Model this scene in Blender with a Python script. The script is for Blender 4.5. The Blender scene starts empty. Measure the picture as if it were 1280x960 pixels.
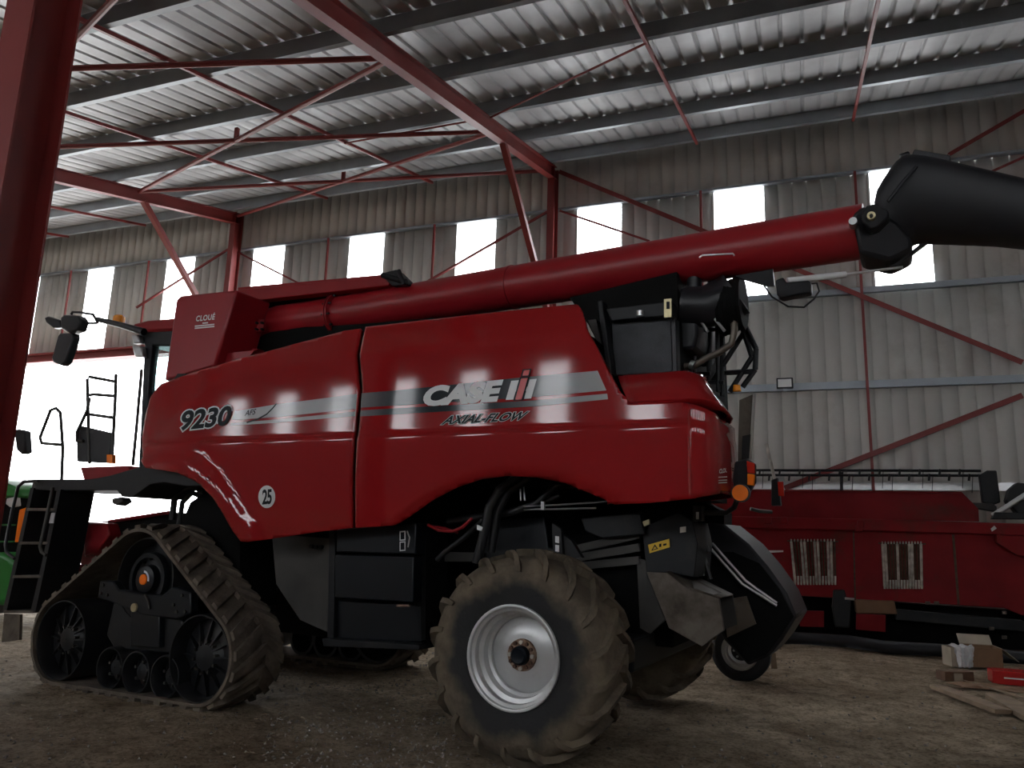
import bpy, bmesh, math, random
import numpy as np
from mathutils import Vector, Matrix
random.seed(7)
SC = bpy.context.scene
COL = SC.collection
R = math.radians
PI = math.pi

# ---------------------------------------------------------------- camera
F = 961.0                       # focal length in pixels of the 1280 px wide frame
H = 1.6                         # eye height
def _nz(a):
    a = np.array(a, float); return a / np.linalg.norm(a)
AZ = _nz((153, -4920, 961)); AX = -_nz((-2526, 109, 961)); AX = _nz(AX - AZ * AX.dot(AZ)); AY = np.cross(AZ, AX)
cam_d = bpy.data.cameras.new('camera'); cam = bpy.data.objects.new('camera', cam_d); COL.objects.link(cam)
cam_d.sensor_width = 36; cam_d.lens = 36 * F / 1280; cam_d.clip_end = 400
right = Vector((AX[0], AY[0], AZ[0])); down = Vector((AX[1], AY[1], AZ[1])); fwd = Vector((AX[2], AY[2], AZ[2]))
mw = Matrix((right, -down, -fwd)).transposed().to_4x4(); mw.translation = (0, 0, H)
cam.matrix_world = mw
SC.camera = cam

# ---------------------------------------------------------------- light
SC.view_settings.view_transform = 'Standard'; SC.view_settings.look = 'None'
SC.view_settings.gamma = 1; SC.view_settings.use_curve_mapping = False
SC.view_settings.exposure = 0.8
WORLD_STRENGTH = 7.5
w = bpy.data.worlds.new('overcast'); SC.world = w; w.use_nodes = True
bg = w.node_tree.nodes['Background']; bg.inputs[0].default_value = (0.93, 0.96, 1.0, 1); bg.inputs[1].default_value = WORLD_STRENGTH
def area(name, loc, rot, sx, sy, power, col=(0.95, 0.97, 1)):
    l = bpy.data.lights.new(name, 'AREA'); l.shape = 'RECTANGLE'; l.size = sx; l.size_y = sy; l.energy = power; l.color = col
    o = bpy.data.objects.new(name, l); COL.objects.link(o); o.location = loc; o.rotation_euler = rot; return o
# the world's daylight enters by the big door: a light portal (gives no light of its own) guides the sampling
_p = area('door_portal', (-22.9, 16.9, 3.1), (R(-90), 0, 0), 16.2, 6.6, 1); _p.data.cycles.is_portal = True

# ---------------------------------------------------------------- pixel <-> place helpers (the places are real: each lies on a given plane)
def ray(px, py):
    d = np.array([px - 640, py - 480, F]); return np.array([d @ AX, d @ AY, d @ AZ])
def onplane(px, py, n, d):
    r = ray(px, py); n = np.array(n, float); c = np.array([0, 0, H]); return c + r * ((d - n @ c) / (n @ r))
_yh = 480 - (AZ[0] * (-1250 - 640) + AZ[2] * F) / AZ[1]
CU = -_nz(ray(-1250, _yh)); CV = np.array([-CU[1], CU[0], 0.0])      # the harvester stands turned 6 degrees to the wall
YAW = math.atan2(CU[1], CU[0])
def C(u, v, w): return CU * u + CV * v + np.array([0, 0, w])
def pv(px, py, v):                     # (u, w) on the harvester plane v
    p = onplane(px, py, CV, v); return p @ CU, p[2]
def PV(px, py, v): u, w_ = pv(px, py, v); return (u, v, w_)
def PU(px, py, u): p = onplane(px, py, CU, u); return (u, p @ CV, p[2])
def PZ(px, py, z):
    p = np.array([0, 0, H]) + ray(px, py) * z / F; return (p @ CU, p @ CV, p[2])
def PY(px, py, y): return tuple(onplane(px, py, (0, 1, 0), y))
def PX(px, py, x): return tuple(onplane(px, py, (1, 0, 0), x))
def PG(px, py, z=0): return tuple(onplane(px, py, (0, 0, 1), z))
TAN = math.tan(R(13)); WALL = 16.5; EAVE = 10.6; VALLEY = 3.3
def roof_z(y): return EAVE - (WALL - y) * TAN if y > VALLEY else EAVE - (WALL - VALLEY) * TAN + (VALLEY - y) * TAN
def PR(px, py, off): return tuple(onplane(px, py, (0, -TAN, 1), EAVE - WALL * TAN - off))

# ---------------------------------------------------------------- materials
def mat(name, col, rough=0.6, metal=0.0, var=0.12, scale=3.0, bump=0.0, bscale=40, col2=None, coat=0, dirt=None, dscale=2.0, damt=0.5, spec=0.5):
    m = bpy.data.materials.new(name); m.use_nodes = True; nt = m.node_tree; N = nt.nodes; L = nt.links
    p = N['Principled BSDF']; p.inputs['Roughness'].default_value = rough; p.inputs['Metallic'].default_value = metal
    p.inputs['Specular IOR Level'].default_value = spec
    if coat: p.inputs['Coat Weight'].default_value = coat; p.inputs['Coat Roughness'].default_value = 0.06
    tc = N.new('ShaderNodeTexCoord')
    no = N.new('ShaderNodeTexNoise'); no.inputs['Scale'].default_value = scale; no.inputs['Detail'].default_value = 6
    L.new(tc.outputs['Object'], no.inputs['Vector'])
    rp = N.new('ShaderNodeValToRGB'); rp.color_ramp.elements[0].position = 0.3; rp.color_ramp.elements[1].position = 0.7
    c1 = tuple(max(0, c * (1 - var)) for c in col) + (1,); c2 = (tuple(col2) if col2 else tuple(min(1, c * (1 + var)) for c in col)) + (1,)
    rp.color_ramp.elements[0].color = c1; rp.color_ramp.elements[1].color = c2
    L.new(no.outputs['Fac'], rp.inputs['Fac']); out = rp.outputs['Color']
    if dirt:
        n2 = N.new('ShaderNodeTexNoise'); n2.inputs['Scale'].default_value = dscale; n2.inputs['Detail'].default_value = 9; n2.inputs['Roughness'].default_value = 0.65
        L.new(tc.outputs['Object'], n2.inputs['Vector'])
        r2 = N.new('ShaderNodeValToRGB'); r2.color_ramp.elements[0].position = 0.62 - 0.3 * damt; r2.color_ramp.elements[1].position = 0.8 - 0.25 * damt
        L.new(n2.outputs['Fac'], r2.inputs['Fac'])
        mx = N.new('ShaderNodeMix'); mx.data_type = 'RGBA'; mx.inputs['B'].default_value = tuple(dirt) + (1,)
        L.new(r2.outputs['Color'], mx.inputs['Factor']); L.new(out, mx.inputs['A']); out = mx.outputs['Result']
    L.new(out, p.inputs['Base Color'])
    if bump:
        nb = N.new('ShaderNodeTexNoise'); nb.inputs['Scale'].default_value = bscale; nb.inputs['Detail'].default_value = 8
        L.new(tc.outputs['Object'], nb.inputs['Vector'])
        b = N.new('ShaderNodeBump'); b.inputs['Strength'].default_value = bump; b.inputs['Distance'].default_value = 0.02
        L.new(nb.outputs['Fac'], b.inputs['Height']); L.new(b.outputs['Normal'], p.inputs['Normal'])
    return m
M = {}
M['red'] = mat('red_paint', (0.30, 0.010, 0.012), 0.5, 0, 0.04, 0.8, 0.0, 3, spec=0.02, coat=0.9)
M['redmatt'] = mat('red_matt_paint', (0.26, 0.010, 0.014), 0.45, 0, 0.1, 2, spec=0.25)
M['redtube'] = mat('red_tube_paint', (0.29, 0.012, 0.018), 0.33, 0, 0.06, 2, spec=0.4)
M['redold'] = mat('faded_red_paint', (0.24, 0.008, 0.012), 0.55, 0, 0.2, 1.5, spec=0.2, dirt=(0.10, 0.03, 0.02), dscale=1.2, damt=0.3)
M['steelred'] = mat('red_oxide_paint', (0.20, 0.022, 0.020), 0.5, 0, 0.15, 1.2)
M['galv'] = mat('galvanised_steel', (0.30, 0.33, 0.36), 0.42, 0.35, 0.12, 2)
M['roof'] = mat('roof_sheet', (0.50, 0.50, 0.51), 0.52, 0.35, 0.16, 1.2, 0.02, 3)
M['wall'] = mat('wall_sheet', (0.52, 0.51, 0.48), 0.55, 0.1, 0.06, 0.6, dirt=(0.40, 0.385, 0.35), dscale=0.8, damt=0.35)
M['wallfront'] = mat('dark_front_wall_sheet', (0.10, 0.095, 0.09), 0.7, 0, 0.1, 0.6)
M['black'] = mat('black_steel', (0.008, 0.009, 0.011), 0.5, 0, 0.25, 3, dirt=(0.022, 0.020, 0.018), dscale=2.5, damt=0.3, spec=0.35)
M['blackbox'] = mat('black_cabinet_paint', (0.006, 0.008, 0.011), 0.35, 0, 0.15, 3, spec=0.35)
M['void'] = mat('black_steel_and_shade', (0.004, 0.004, 0.004), 0.8, 0, 0.2, 3, spec=0.15)  # near-black steel; also stands in for deep shade between and under parts
M['plastic'] = mat('black_plastic', (0.014, 0.014, 0.017), 0.4, 0, 0.1, 3, spec=0.4)
M['grey'] = mat('dusty_grey_steel', (0.045, 0.042, 0.038), 0.55, 0.2, 0.25, 3)
M['greymetal'] = mat('worn_sheet_metal', (0.13, 0.11, 0.09), 0.45, 0.5, 0.25, 4, dirt=(0.05, 0.035, 0.025), dscale=3, damt=0.5)
M['radiator'] = mat('dusty_radiator_screen', (0.05, 0.053, 0.058), 0.5, 0.3, 0.25, 6, 0.3, 120)
M['rubber'] = mat('black_rubber', (0.014, 0.014, 0.017), 0.5, 0, 0.2, 2, 0.06, 5, spec=0.4)
M['hose'] = mat('hose_rubber', (0.012, 0.012, 0.013), 0.4, 0, 0.2, 8)
M['beltrub'] = mat('muddy_track_rubber', (0.095, 0.075, 0.058), 0.85, 0, 0.3, 6, 0.4, 30, dirt=(0.17, 0.135, 0.10), dscale=4, damt=0.6)
M['beltin'] = mat('track_rubber', (0.035, 0.030, 0.026), 0.8, 0, 0.3, 6)
M['track'] = mat('black_track_paint', (0.008, 0.009, 0.011), 0.45, 0, 0.2, 4, dirt=(0.028, 0.024, 0.020), dscale=3, damt=0.4, spec=0.4)
M['rim'] = mat('silver_rim_paint', (0.60, 0.60, 0.60), 0.33, 0.35, 0.05, 4, dirt=(0.32, 0.29, 0.25), dscale=3, damt=0.15)
M['rust'] = mat('rusty_hub', (0.16, 0.06, 0.03), 0.8, 0.2, 0.4, 20, col2=(0.4, 0.28, 0.2))
M['silver'] = mat('bare_silver', (0.55, 0.55, 0.55), 0.3, 0.8, 0.08, 6)
M['white'] = mat('white_paint', (0.75, 0.75, 0.75), 0.4, 0, 0.04, 4)
M['ink'] = mat('dark_ink', (0.008, 0.010, 0.014), 0.4, 0, 0.1, 4, spec=0.15)
M['decred'] = mat('decal_red', (0.5, 0.015, 0.015), 0.25, 0, 0.05, 4)
M['yellow'] = mat('yellow_label', (0.75, 0.48, 0.03), 0.45, 0, 0.08, 8)
M['orange'] = mat('orange_lens', (0.95, 0.20, 0.01), 0.2, 0, 0.05, 8)
M['redlens'] = mat('red_lens', (0.55, 0.02, 0.01), 0.2, 0, 0.05, 8)
M['springw'] = mat('pale_spring_steel', (0.45, 0.40, 0.34), 0.6, 0.1, 0.3, 9, col2=(0.75, 0.70, 0.62))
M['springd'] = mat('rusty_spring_steel', (0.10, 0.05, 0.03), 0.7, 0.2, 0.3, 15)
M['wood'] = mat('weathered_wood', (0.24, 0.17, 0.11), 0.8, 0, 0.25, 6, 0.2, 30)
M['wooddark'] = mat('brown_wood', (0.13, 0.07, 0.04), 0.8, 0, 0.3, 6, 0.2, 30)
M['card'] = mat('brown_cardboard', (0.23, 0.135, 0.075), 0.8, 0, 0.12, 5)
M['cardpale'] = mat('pale_cardboard', (0.42, 0.36, 0.28), 0.8, 0, 0.12, 5)
M['bag'] = mat('white_plastic_film', (0.62, 0.62, 0.63), 0.25, 0, 0.1, 12)
M['green'] = mat('green_paint', (0.03, 0.20, 0.04), 0.3, 0, 0.1, 2)
M['amber'] = mat('amber_beacon', (0.95, 0.33, 0.02), 0.25, 0, 0.05, 4)
M['brass'] = mat('pale_brass', (0.55, 0.48, 0.28), 0.35, 0.6, 0.1, 8)
M['stone'] = mat('pale_stones', (0.24, 0.21, 0.18), 0.9, 0, 0.4, 9)
M['straw'] = mat('dry_straw', (0.34, 0.27, 0.17), 0.9, 0, 0.3, 9)
M['concrete'] = mat('bright_concrete_yard', (0.55, 0.54, 0.52), 0.9, 0, 0.08, 0.5)

def glassmat(name, col, transp, rough=0.05):
    m = bpy.data.materials.new(name); m.use_nodes = True; nt = m.node_tree; N = nt.nodes; L = nt.links
    p = N['Principled BSDF']; out = N['Material Output']; p.inputs['Base Color'].default_value = col + (1,); p.inputs['Roughness'].default_value = rough
    t = N.new('ShaderNodeBsdfTransparent'); t.inputs[0].default_value = tuple(0.5 + 0.5 * c for c in col) + (1,)
    n = N.new('ShaderNodeTexNoise'); n.inputs['Scale'].default_value = 1.5
    mp = N.new('ShaderNodeMapRange'); mp.inputs['To Min'].default_value = transp - 0.03; mp.inputs['To Max'].default_value = transp + 0.03
    L.new(n.outputs['Fac'], mp.inputs['Value'])
    mx = N.new('ShaderNodeMixShader'); L.new(mp.outputs['Result'], mx.inputs[0]); L.new(p.outputs[0], mx.inputs[1]); L.new(t.outputs[0], mx.inputs[2]); L.new(mx.outputs[0], out.inputs[0])
    return m
M['pane'] = glassmat('translucent_daylight_sheet', (0.9, 0.9, 0.9), 0.8, 0.5)
M['glass'] = glassmat('cab_glass', (0.45, 0.75, 0.75), 0.85)

def floor_material():
    m = bpy.data.materials.new('dirt_floor'); m.use_nodes = True; nt = m.node_tree; N = nt.nodes; L = nt.links
    p = N['Principled BSDF']; p.inputs['Roughness'].default_value = 0.95; p.inputs['Specular IOR Level'].default_value = 0.2
    tc = N.new('ShaderNodeTexCoord')
    def noise(s, d=8, r=0.6):
        n = N.new('ShaderNodeTexNoise'); n.inputs['Scale'].default_value = s; n.inputs['Detail'].default_value = d; n.inputs['Roughness'].default_value = r
        L.new(tc.outputs['Object'], n.inputs['Vector']); return n
    def ramp(src, *st):
        r = N.new('ShaderNodeValToRGB'); e = r.color_ramp.elements
        while len(e) < len(st): e.new(0.5)
        for i, (pos, c) in enumerate(st): e[i].position = pos; e[i].color = tuple(c) + (1,)
        L.new(src, r.inputs['Fac']); return r.outputs['Color']
    a = ramp(noise(0.9).outputs['Fac'], (0.30, (0.38, 0.29, 0.195)), (0.5, (0.55, 0.435, 0.305)), (0.68, (0.76, 0.62, 0.45)))
    g = ramp(noise(28, 6, 0.7).outputs['Fac'], (0.35, (0.45, 0.43, 0.40)), (0.52, (1, 1, 1)), (0.70, (1.0, 1.0, 1.0)))
    g2 = ramp(noise(5, 8, 0.7).outputs['Fac'], (0.38, (0.6, 0.58, 0.56)), (0.55, (1, 1, 1)))
    def mul(x, y):
        q = N.new('ShaderNodeMix'); q.data_type = 'RGBA'; q.blend_type = 'MULTIPLY'; q.inputs['Factor'].default_value = 1
        L.new(x, q.inputs['A']); L.new(y, q.inputs['B']); return q.outputs['Result']
    # dark oil stains on the trodden ground
    o = ramp(noise(0.55, 4, 0.5).outputs['Fac'], (0.36, (0.62, 0.58, 0.54)), (0.46, (1, 1, 1)))
    L.new(mul(mul(mul(a, g), g2), o), p.inputs['Base Color'])
    nb = noise(9, 10, 0.75); nb2 = noise(60, 6, 0.7)
    ad = N.new('ShaderNodeMath'); ad.operation = 'MULTIPLY_ADD'; ad.inputs[1].default_value = 0.35
    L.new(nb2.outputs['Fac'], ad.inputs[0]); L.new(nb.outputs['Fac'], ad.inputs[2])
    b = N.new('ShaderNodeBump'); b.inputs['Strength'].default_value = 1.0; b.inputs['Distance'].default_value = 0.12
    L.new(ad.outputs[0], b.inputs['Height']); L.new(b.outputs['Normal'], p.inputs['Normal'])
    return m
M['floor'] = floor_material()

# ---------------------------------------------------------------- mesh helpers
ident = lambda x, y, z: np.array((x, y, z), float)
ORG = {}
class MB:
    def __init__(s, T=None): s.T = T or ident; s.v = []; s.f = []
    def add(s, pts, faces):
        n = len(s.v); s.v += [tuple(s.T(*p)) for p in pts]; s.f += [tuple(i + n for i in f) for f in faces]; return s
    def box(s, x0, x1, y0, y1, z0, z1):
        s.add([(x0, y0, z0), (x1, y0, z0), (x1, y1, z0), (x0, y1, z0), (x0, y0, z1), (x1, y0, z1), (x1, y1, z1), (x0, y1, z1)],
              [(0, 3, 2, 1), (4, 5, 6, 7), (0, 1, 5, 4), (1, 2, 6, 5), (2, 3, 7, 6), (3, 0, 4, 7)]); return s
    def prism(s, poly, d):                     # poly: points; d: extrusion vector
        n = len(poly); d = np.array(d, float); a = [tuple(p) for p in poly]; b = [tuple(np.array(p, float) + d) for p in poly]
        s.add(a + b, [tuple(range(n))[::-1], tuple(range(n, 2 * n))] + [(i, (i + 1) % n, n + (i + 1) % n, n + i) for i in range(n)]); return s
    def tube(s, pts, r, n=10, cap=True):
        P = [np.array(p, float) for p in pts]; rr = r if hasattr(r, '__len__') else [r] * len(P)
        ring = []; prev = None
        for i, p in enumerate(P):
            t = P[min(i + 1, len(P) - 1)] - P[max(i - 1, 0)]; t = t / (np.linalg.norm(t) + 1e-9)
            if prev is None:
                a = np.array([0, 0, 1.0]) if abs(t[2]) < 0.9 else np.array([1.0, 0, 0])
            else: a = prev
            a = a - t * (a @ t); a /= np.linalg.norm(a) + 1e-9; prev = a; b = np.cross(t, a)
            ring += [tuple(p + rr[i] * (math.cos(2 * PI * k / n) * a + math.sin(2 * PI * k / n) * b)) for k in range(n)]
        fs = [(i * n + k, i * n + (k + 1) % n, (i + 1) * n + (k + 1) % n, (i + 1) * n + k) for i in range(len(P) - 1) for k in range(n)]
        if cap: fs += [tuple(range(n))[::-1], tuple((len(P) - 1) * n + k for k in range(n))]
        s.add(ring, fs); return s
    def bar(s, a, b, w, h, up=(0, 0, 1)):      # rectangular bar
        a = np.array(a, float); b = np.array(b, float); t = b - a; t /= np.linalg.norm(t); up = np.array(up, float)
        if abs(t @ up) > 0.98: up = np.array([0, 1.0, 0])
        y = np.cross(up, t); y /= np.linalg.norm(y); z = np.cross(t, y)
        q = [a + sy * y * w / 2 + sz * z * h / 2 for sy, sz in ((-1, -1), (1, -1), (1, 1), (-1, 1))]
        s.prism(q, b - a); return s
    def angle(s, a, b, w, th=0.008, up=(0, 0, 1)):   # L section
        a = np.array(a, float); b = np.array(b, float); t = b - a; t /= np.linalg.norm(t); up = np.array(up, float)
        y = np.cross(up, t); y /= np.linalg.norm(y); z = np.cross(t, y)
        prof = [(0, 0), (w, 0), (w, th), (th, th), (th, w), (0, w)]
        s.prism([a + y * p[0] + z * p[1] for p in prof], b - a); return s
    def lathe(s, c, prof, n=40, axis='v', close=False):   # prof: (along, radius) pairs, axis v points away from the eye
        P = []; c = np.array(c, float)
        for a, r in prof:
            for k in range(n):
                th = 2 * PI * k / n
                if axis == 'v': P.append((c[0] + r * math.cos(th), c[1] + a, c[2] + r * math.sin(th)))
                elif axis == 'z': P.append((c[0] + r * math.cos(th), c[1] + r * math.sin(th), c[2] + a))
                else: P.append((c[0] + a, c[1] + r * math.cos(th), c[2] + r * math.sin(th)))
        m = len(prof)
        fs = [(i * n + k, ((i + 1) % m) * n + k, ((i + 1) % m) * n + (k + 1) % n, i * n + (k + 1) % n) for i in range(m if close else m - 1) for k in range(n)]
        s.add(P, fs); return s
    def grid(s, rows):                         # rows: list of lists of points
        nr, nc = len(rows), len(rows[0]); s.add([p for r_ in rows for p in r_], [(i * nc + j, i * nc + j + 1, (i + 1) * nc + j + 1, (i + 1) * nc + j) for i in range(nr - 1) for j in range(nc - 1)]); return s
    def build(s, name, m, parent=None, org=None, bev=0, smooth=35, solid=0, soff=0, merge=False, sub=0, face=None):
        o0 = np.array(ORG[parent.name] if parent else (org if org is not None else (0, 0, 0)), float)
        me = bpy.data.meshes.new(name); me.from_pydata([tuple(np.array(p) - o0) for p in s.v], [], s.f)
        bm = bmesh.new(); bm.from_mesh(me)
        if merge:
            bmesh.ops.remove_doubles(bm, verts=bm.verts, dist=0.0005); bmesh.ops.dissolve_degenerate(bm, edges=bm.edges, dist=0.0003)
        bmesh.ops.recalc_face_normals(bm, faces=bm.faces)
        if face is not None:
            nn = sum((f.normal * f.calc_area() for f in bm.faces), Vector())
            if nn.dot(Vector(tuple(face))) < 0: bmesh.ops.reverse_faces(bm, faces=bm.faces)
        bm.to_mesh(me); bm.free()
        me.materials.append(M[m] if isinstance(m, str) else m)
        me.shade_smooth(); me.set_sharp_from_angle(angle=R(smooth))
        o = bpy.data.objects.new(name, me); COL.objects.link(o)
        if solid: md = o.modifiers.new('thick', 'SOLIDIFY'); md.thickness = solid; md.offset = soff
        if bev: md = o.modifiers.new('bev', 'BEVEL'); md.width = bev; md.segments = 2; md.limit_method = 'ANGLE'; md.angle_limit = R(40)
        if sub: md = o.modifiers.new('sub', 'SUBSURF'); md.levels = sub; md.render_levels = sub
        if parent: o.parent = parent; ORG[o.name] = tuple(o0)
        else: o.location = tuple(o0); ORG[o.name] = tuple(o0)
        return o
def tag(o, label, cat, group=None, kind=None):
    if label: o['label'] = label
    if cat: o['category'] = cat
    if group: o['group'] = group
    if kind: o['kind'] = kind
    return o
def thing(name, loc, label, cat, group=None):
    o = bpy.data.objects.new(name, None); COL.objects.link(o); o.location = tuple(loc); o.empty_display_size = 0.2
    ORG[o.name] = tuple(loc); return tag(o, label, cat, group)
def struct(o): o['kind'] = 'structure'; return o
def part(o, label): o['label'] = label; return o
def copy_tree(o, parent=None):
    c = o.copy(); COL.objects.link(c); c.parent = parent
    for ch in [x for x in bpy.data.objects if x.parent == o]: copy_tree(ch, c)
    return c

# ================================================================ THE BUILDING
XL, XR, YF = -31.0, 15.0, -10.0
WX = [1.43 - 3.15 * k for k in range(9)]; WW = 1.06; WZ0, WZ1 = 6.68, 9.24
DOOR_R, DOOR_TOP = -14.95, 6.30
def corr_profile(length, pitch=0.29, depth=0.02, top=0.022, flank=0.012):
    pts = [0.0, ]; out = [(0.0, 0.0)]; x = pitch
    while x < length - 0.001:
        out += [(x - top / 2 - flank, 0), (x - top / 2, depth), (x + top / 2, depth), (x + top / 2 + flank, 0)]; x += pitch
    out.append((length, 0)); return out
def sheet_wall(mb, x0, x1, z0, z1, y, sgn=1):
    pr = corr_profile(x1 - x0)
    mb.grid([[(x0 + a, y + sgn * b, z0) for a, b in pr], [(x0 + a, y + sgn * b, z1) for a, b in pr]])
wl = [(x, x + WW) for x in WX] + [(4.58, 5.64), (7.73, 8.79), (10.88, 11.94)] + [(-26.92, -25.86)]
wl.sort()
mb = MB()
sheet_wall(mb, XL, XR, WZ1, EAVE + 0.1, WALL); sheet_wall(mb, DOOR_R, XR, -0.5, WZ0, WALL)
sheet_wall(mb, XL, DOOR_R, DOOR_TOP, WZ0, WALL)
xs = XL
for a, b in wl: sheet_wall(mb, xs, a, WZ0, WZ1, WALL); xs = b
sheet_wall(mb, xs, XR, WZ0, WZ1, WALL)
struct(mb.build('wall_back', 'wall', solid=0.01, smooth=8))
for i, (a, b) in enumerate(wl):
    struct(MB().grid([[(a, WALL + 0.01, WZ0), (b, WALL + 0.01, WZ0)], [(a, WALL + 0.01, WZ1), (b, WALL + 0.01, WZ1)]]).build('window_%d' % (i + 1), 'pane', org=(a, WALL, WZ0)))
# invented, unseen front wall behind the eye; daylight sheets placed to reflect in the skins
fz = roof_z(YF)
mb = MB(); fw = [(-27.3 + 3.15 * k, -27.3 + 3.15 * k + WW) for k in range(13)]; f0, f1 = 5.2, 8.2
sheet_wall(mb, XL, XR, f1, fz + 0.2, YF, -1)
xs = XL
for a, b in fw: sheet_wall(mb, xs, a, f0, f1, YF, -1); xs = b
sheet_wall(mb, xs, XR, f0, f1, YF, -1)
sheet_wall(mb, XL, XR, -0.5, f0, YF, -1)
struct(mb.build('wall_front_added', 'wallfront', solid=0.01))
for i, (a, b) in enumerate(fw):
    struct(MB().grid([[(a, YF - 0.01, f0), (b, YF - 0.01, f0)], [(a, YF - 0.01, f1), (b, YF - 0.01, f1)]]).build('window_%d' % (i + 21), 'pane', org=(a, YF, f0)))  # added daylight sheets, seen only as reflections in the side panels
def end_wall(name, x, sgn):
    pr = [(YF, 0)] + [(y, 0) for y in (VALLEY,)] + [(WALL, 0)]
    mb = MB().prism([(x, YF, -0.2), (x, WALL, -0.2), (x, WALL, EAVE), (x, VALLEY, roof_z(VALLEY)), (x, YF, fz)], (sgn * 0.05, 0, 0))
    for k in range(int((WALL - YF) / 0.315)):
        y = YF + 0.3 + k * 0.315; mb.box(x - sgn * 0.02, x, y, y + 0.06, -0.2, roof_z(y) - 0.05)
    struct(mb.build(name, 'wall'))
end_wall('wall_left', XL, -1); end_wall('wall_right', XR, 1)
# roof sheets: ribs run down the slope
mb = MB()
pr = corr_profile(XR - XL, 0.315, 0.04, 0.035, 0.022)
ys = [YF - 0.3, VALLEY, WALL + 0.3]
mb.grid([[(XL + a, y, roof_z(y) + b) for a, b in pr] for y in ys])
struct(mb.build('ceiling', 'roof', solid=0.008, soff=1, smooth=16))
# dirt floor, uneven
from mathutils import noise as mnoise
def ground_h(x, y):
    return 0.018 * math.sin(1.7 * x + 0.6 * y) * math.sin(1.1 * y - 0.4 * x) + 0.012 * math.sin(4.3 * x + 2.1) * math.sin(3.7 * y + x) - 0.015
def ground_fine(x, y):
    n = mnoise.fractal(Vector((x * 2.2, y * 2.2, 0.3)), 0.9, 2.1, 6); r = mnoise.noise(Vector((x * 9, y * 9, 5.0)))
    return ground_h(x, y) + 0.016 * n + 0.006 * abs(r) - 0.006
FX0, FX1, FY0, FY1 = -12.0, 6.0, 1.0, 16.0
xs_ = list(np.linspace(XL, FX0, 30))[:-1] + list(np.linspace(FX0, FX1, 440)) + list(np.linspace(FX1, XR, 16))[1:]
ys_ = list(np.linspace(YF, FY0, 16))[:-1] + list(np.linspace(FY0, FY1, 370)) + [WALL]
mb = MB(); mb.grid([[(x, y, ground_fine(x, y) if FX0 <= x <= FX1 and FY0 <= y <= FY1 else ground_h(x, y) - 0.01) for x in xs_] for y in ys_])
struct(mb.build('floor', 'floor', smooth=60))
struct(MB().box(XL - 60, XR + 60, WALL + 0.05, WALL + 90, -0.4, -0.1).build('floor_yard', 'concrete'))
struct(MB().box(XL - 60, XR + 60, YF - 90, YF - 0.05, -0.4, -0.1).build('floor_yard_front', 'concrete'))

# purlins: C sections of grey steel
PYS = [(15.85, 'grey eave purlin running along the very top of the back wall'), (14.0, 'grey roof purlin next below the eave purlin'),
       (12.1, 'grey roof purlin, third from the back wall'), (10.2, 'grey roof purlin, fourth from the back wall'),
       (8.35, 'grey roof purlin, fifth from the back wall'), (6.5, 'grey roof purlin near the top edge of the view, crossing the upper left corner')]
def purlin(y):
    z = roof_z(y) - 0.012; h, w_ = 0.25, 0.085; t = 0.012; mb = MB(); s_ = 1 if y > VALLEY else -1
    prof = [(0, 0), (w_, 0), (w_, -0.03), (w_ - t, -0.03), (w_ - t, -t), (t, -t), (t, -h + t), (w_ - t, -h + t), (w_ - t, -h + 0.03), (w_, -h + 0.03), (w_, -h), (0, -h)]
    mb.prism([(XL, y + a - 0.04, z + b + (a * TAN * s_ if False else 0)) for a, b in prof], (XR - XL, 0, 0)); return mb
for y, lab in PYS:
    tag(purlin(y).build('purlin', 'galv', org=(XL, y, roof_z(y))), lab, 'purlin', 'grey purlins under the roof sheets')
for y in (4.6, 2.0, 0.1, -1.8, -3.7, -5.6, -7.5, -9.4):
    tag(purlin(y).build('purlin', 'galv', org=(XL, y, roof_z(y))), 'grey roof purlin over the near bay, outside the top edge of the view', 'purlin', 'purlins of the near bay')
# red steel frames: I sections
def ibeam(mb, a, b, h=0.30, w_=0.17, t=0.014, up=(0, 0, 1), side=None):
    a = np.array(a, float); b = np.array(b, float); tt = b - a; tt /= np.linalg.norm(tt); up = np.array(up, float)
    y = np.cross(up, tt); y /= np.linalg.norm(y); z = np.cross(tt, y)
    pr = [(-w_ / 2, -h / 2), (w_ / 2, -h / 2), (w_ / 2, -h / 2 + t), (t / 2, -h / 2 + t), (t / 2, h / 2 - t), (w_ / 2, h / 2 - t), (w_ / 2, h / 2), (-w_ / 2, h / 2), (-w_ / 2, h / 2 - t), (-t / 2, h / 2 - t), (-t / 2, -h / 2 + t), (-w_ / 2, -h / 2 + t)]
    mb.prism([a + y * p[0] + z * p[1] for p in pr], b - a); return mb
BX = [(-14.75, 'left', 'left of the harvester'), (-5.4, 'centre', 'above the harvester'), (5.0, 'right', 'beyond the right edge of the view')]
PD = 0.285
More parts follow.
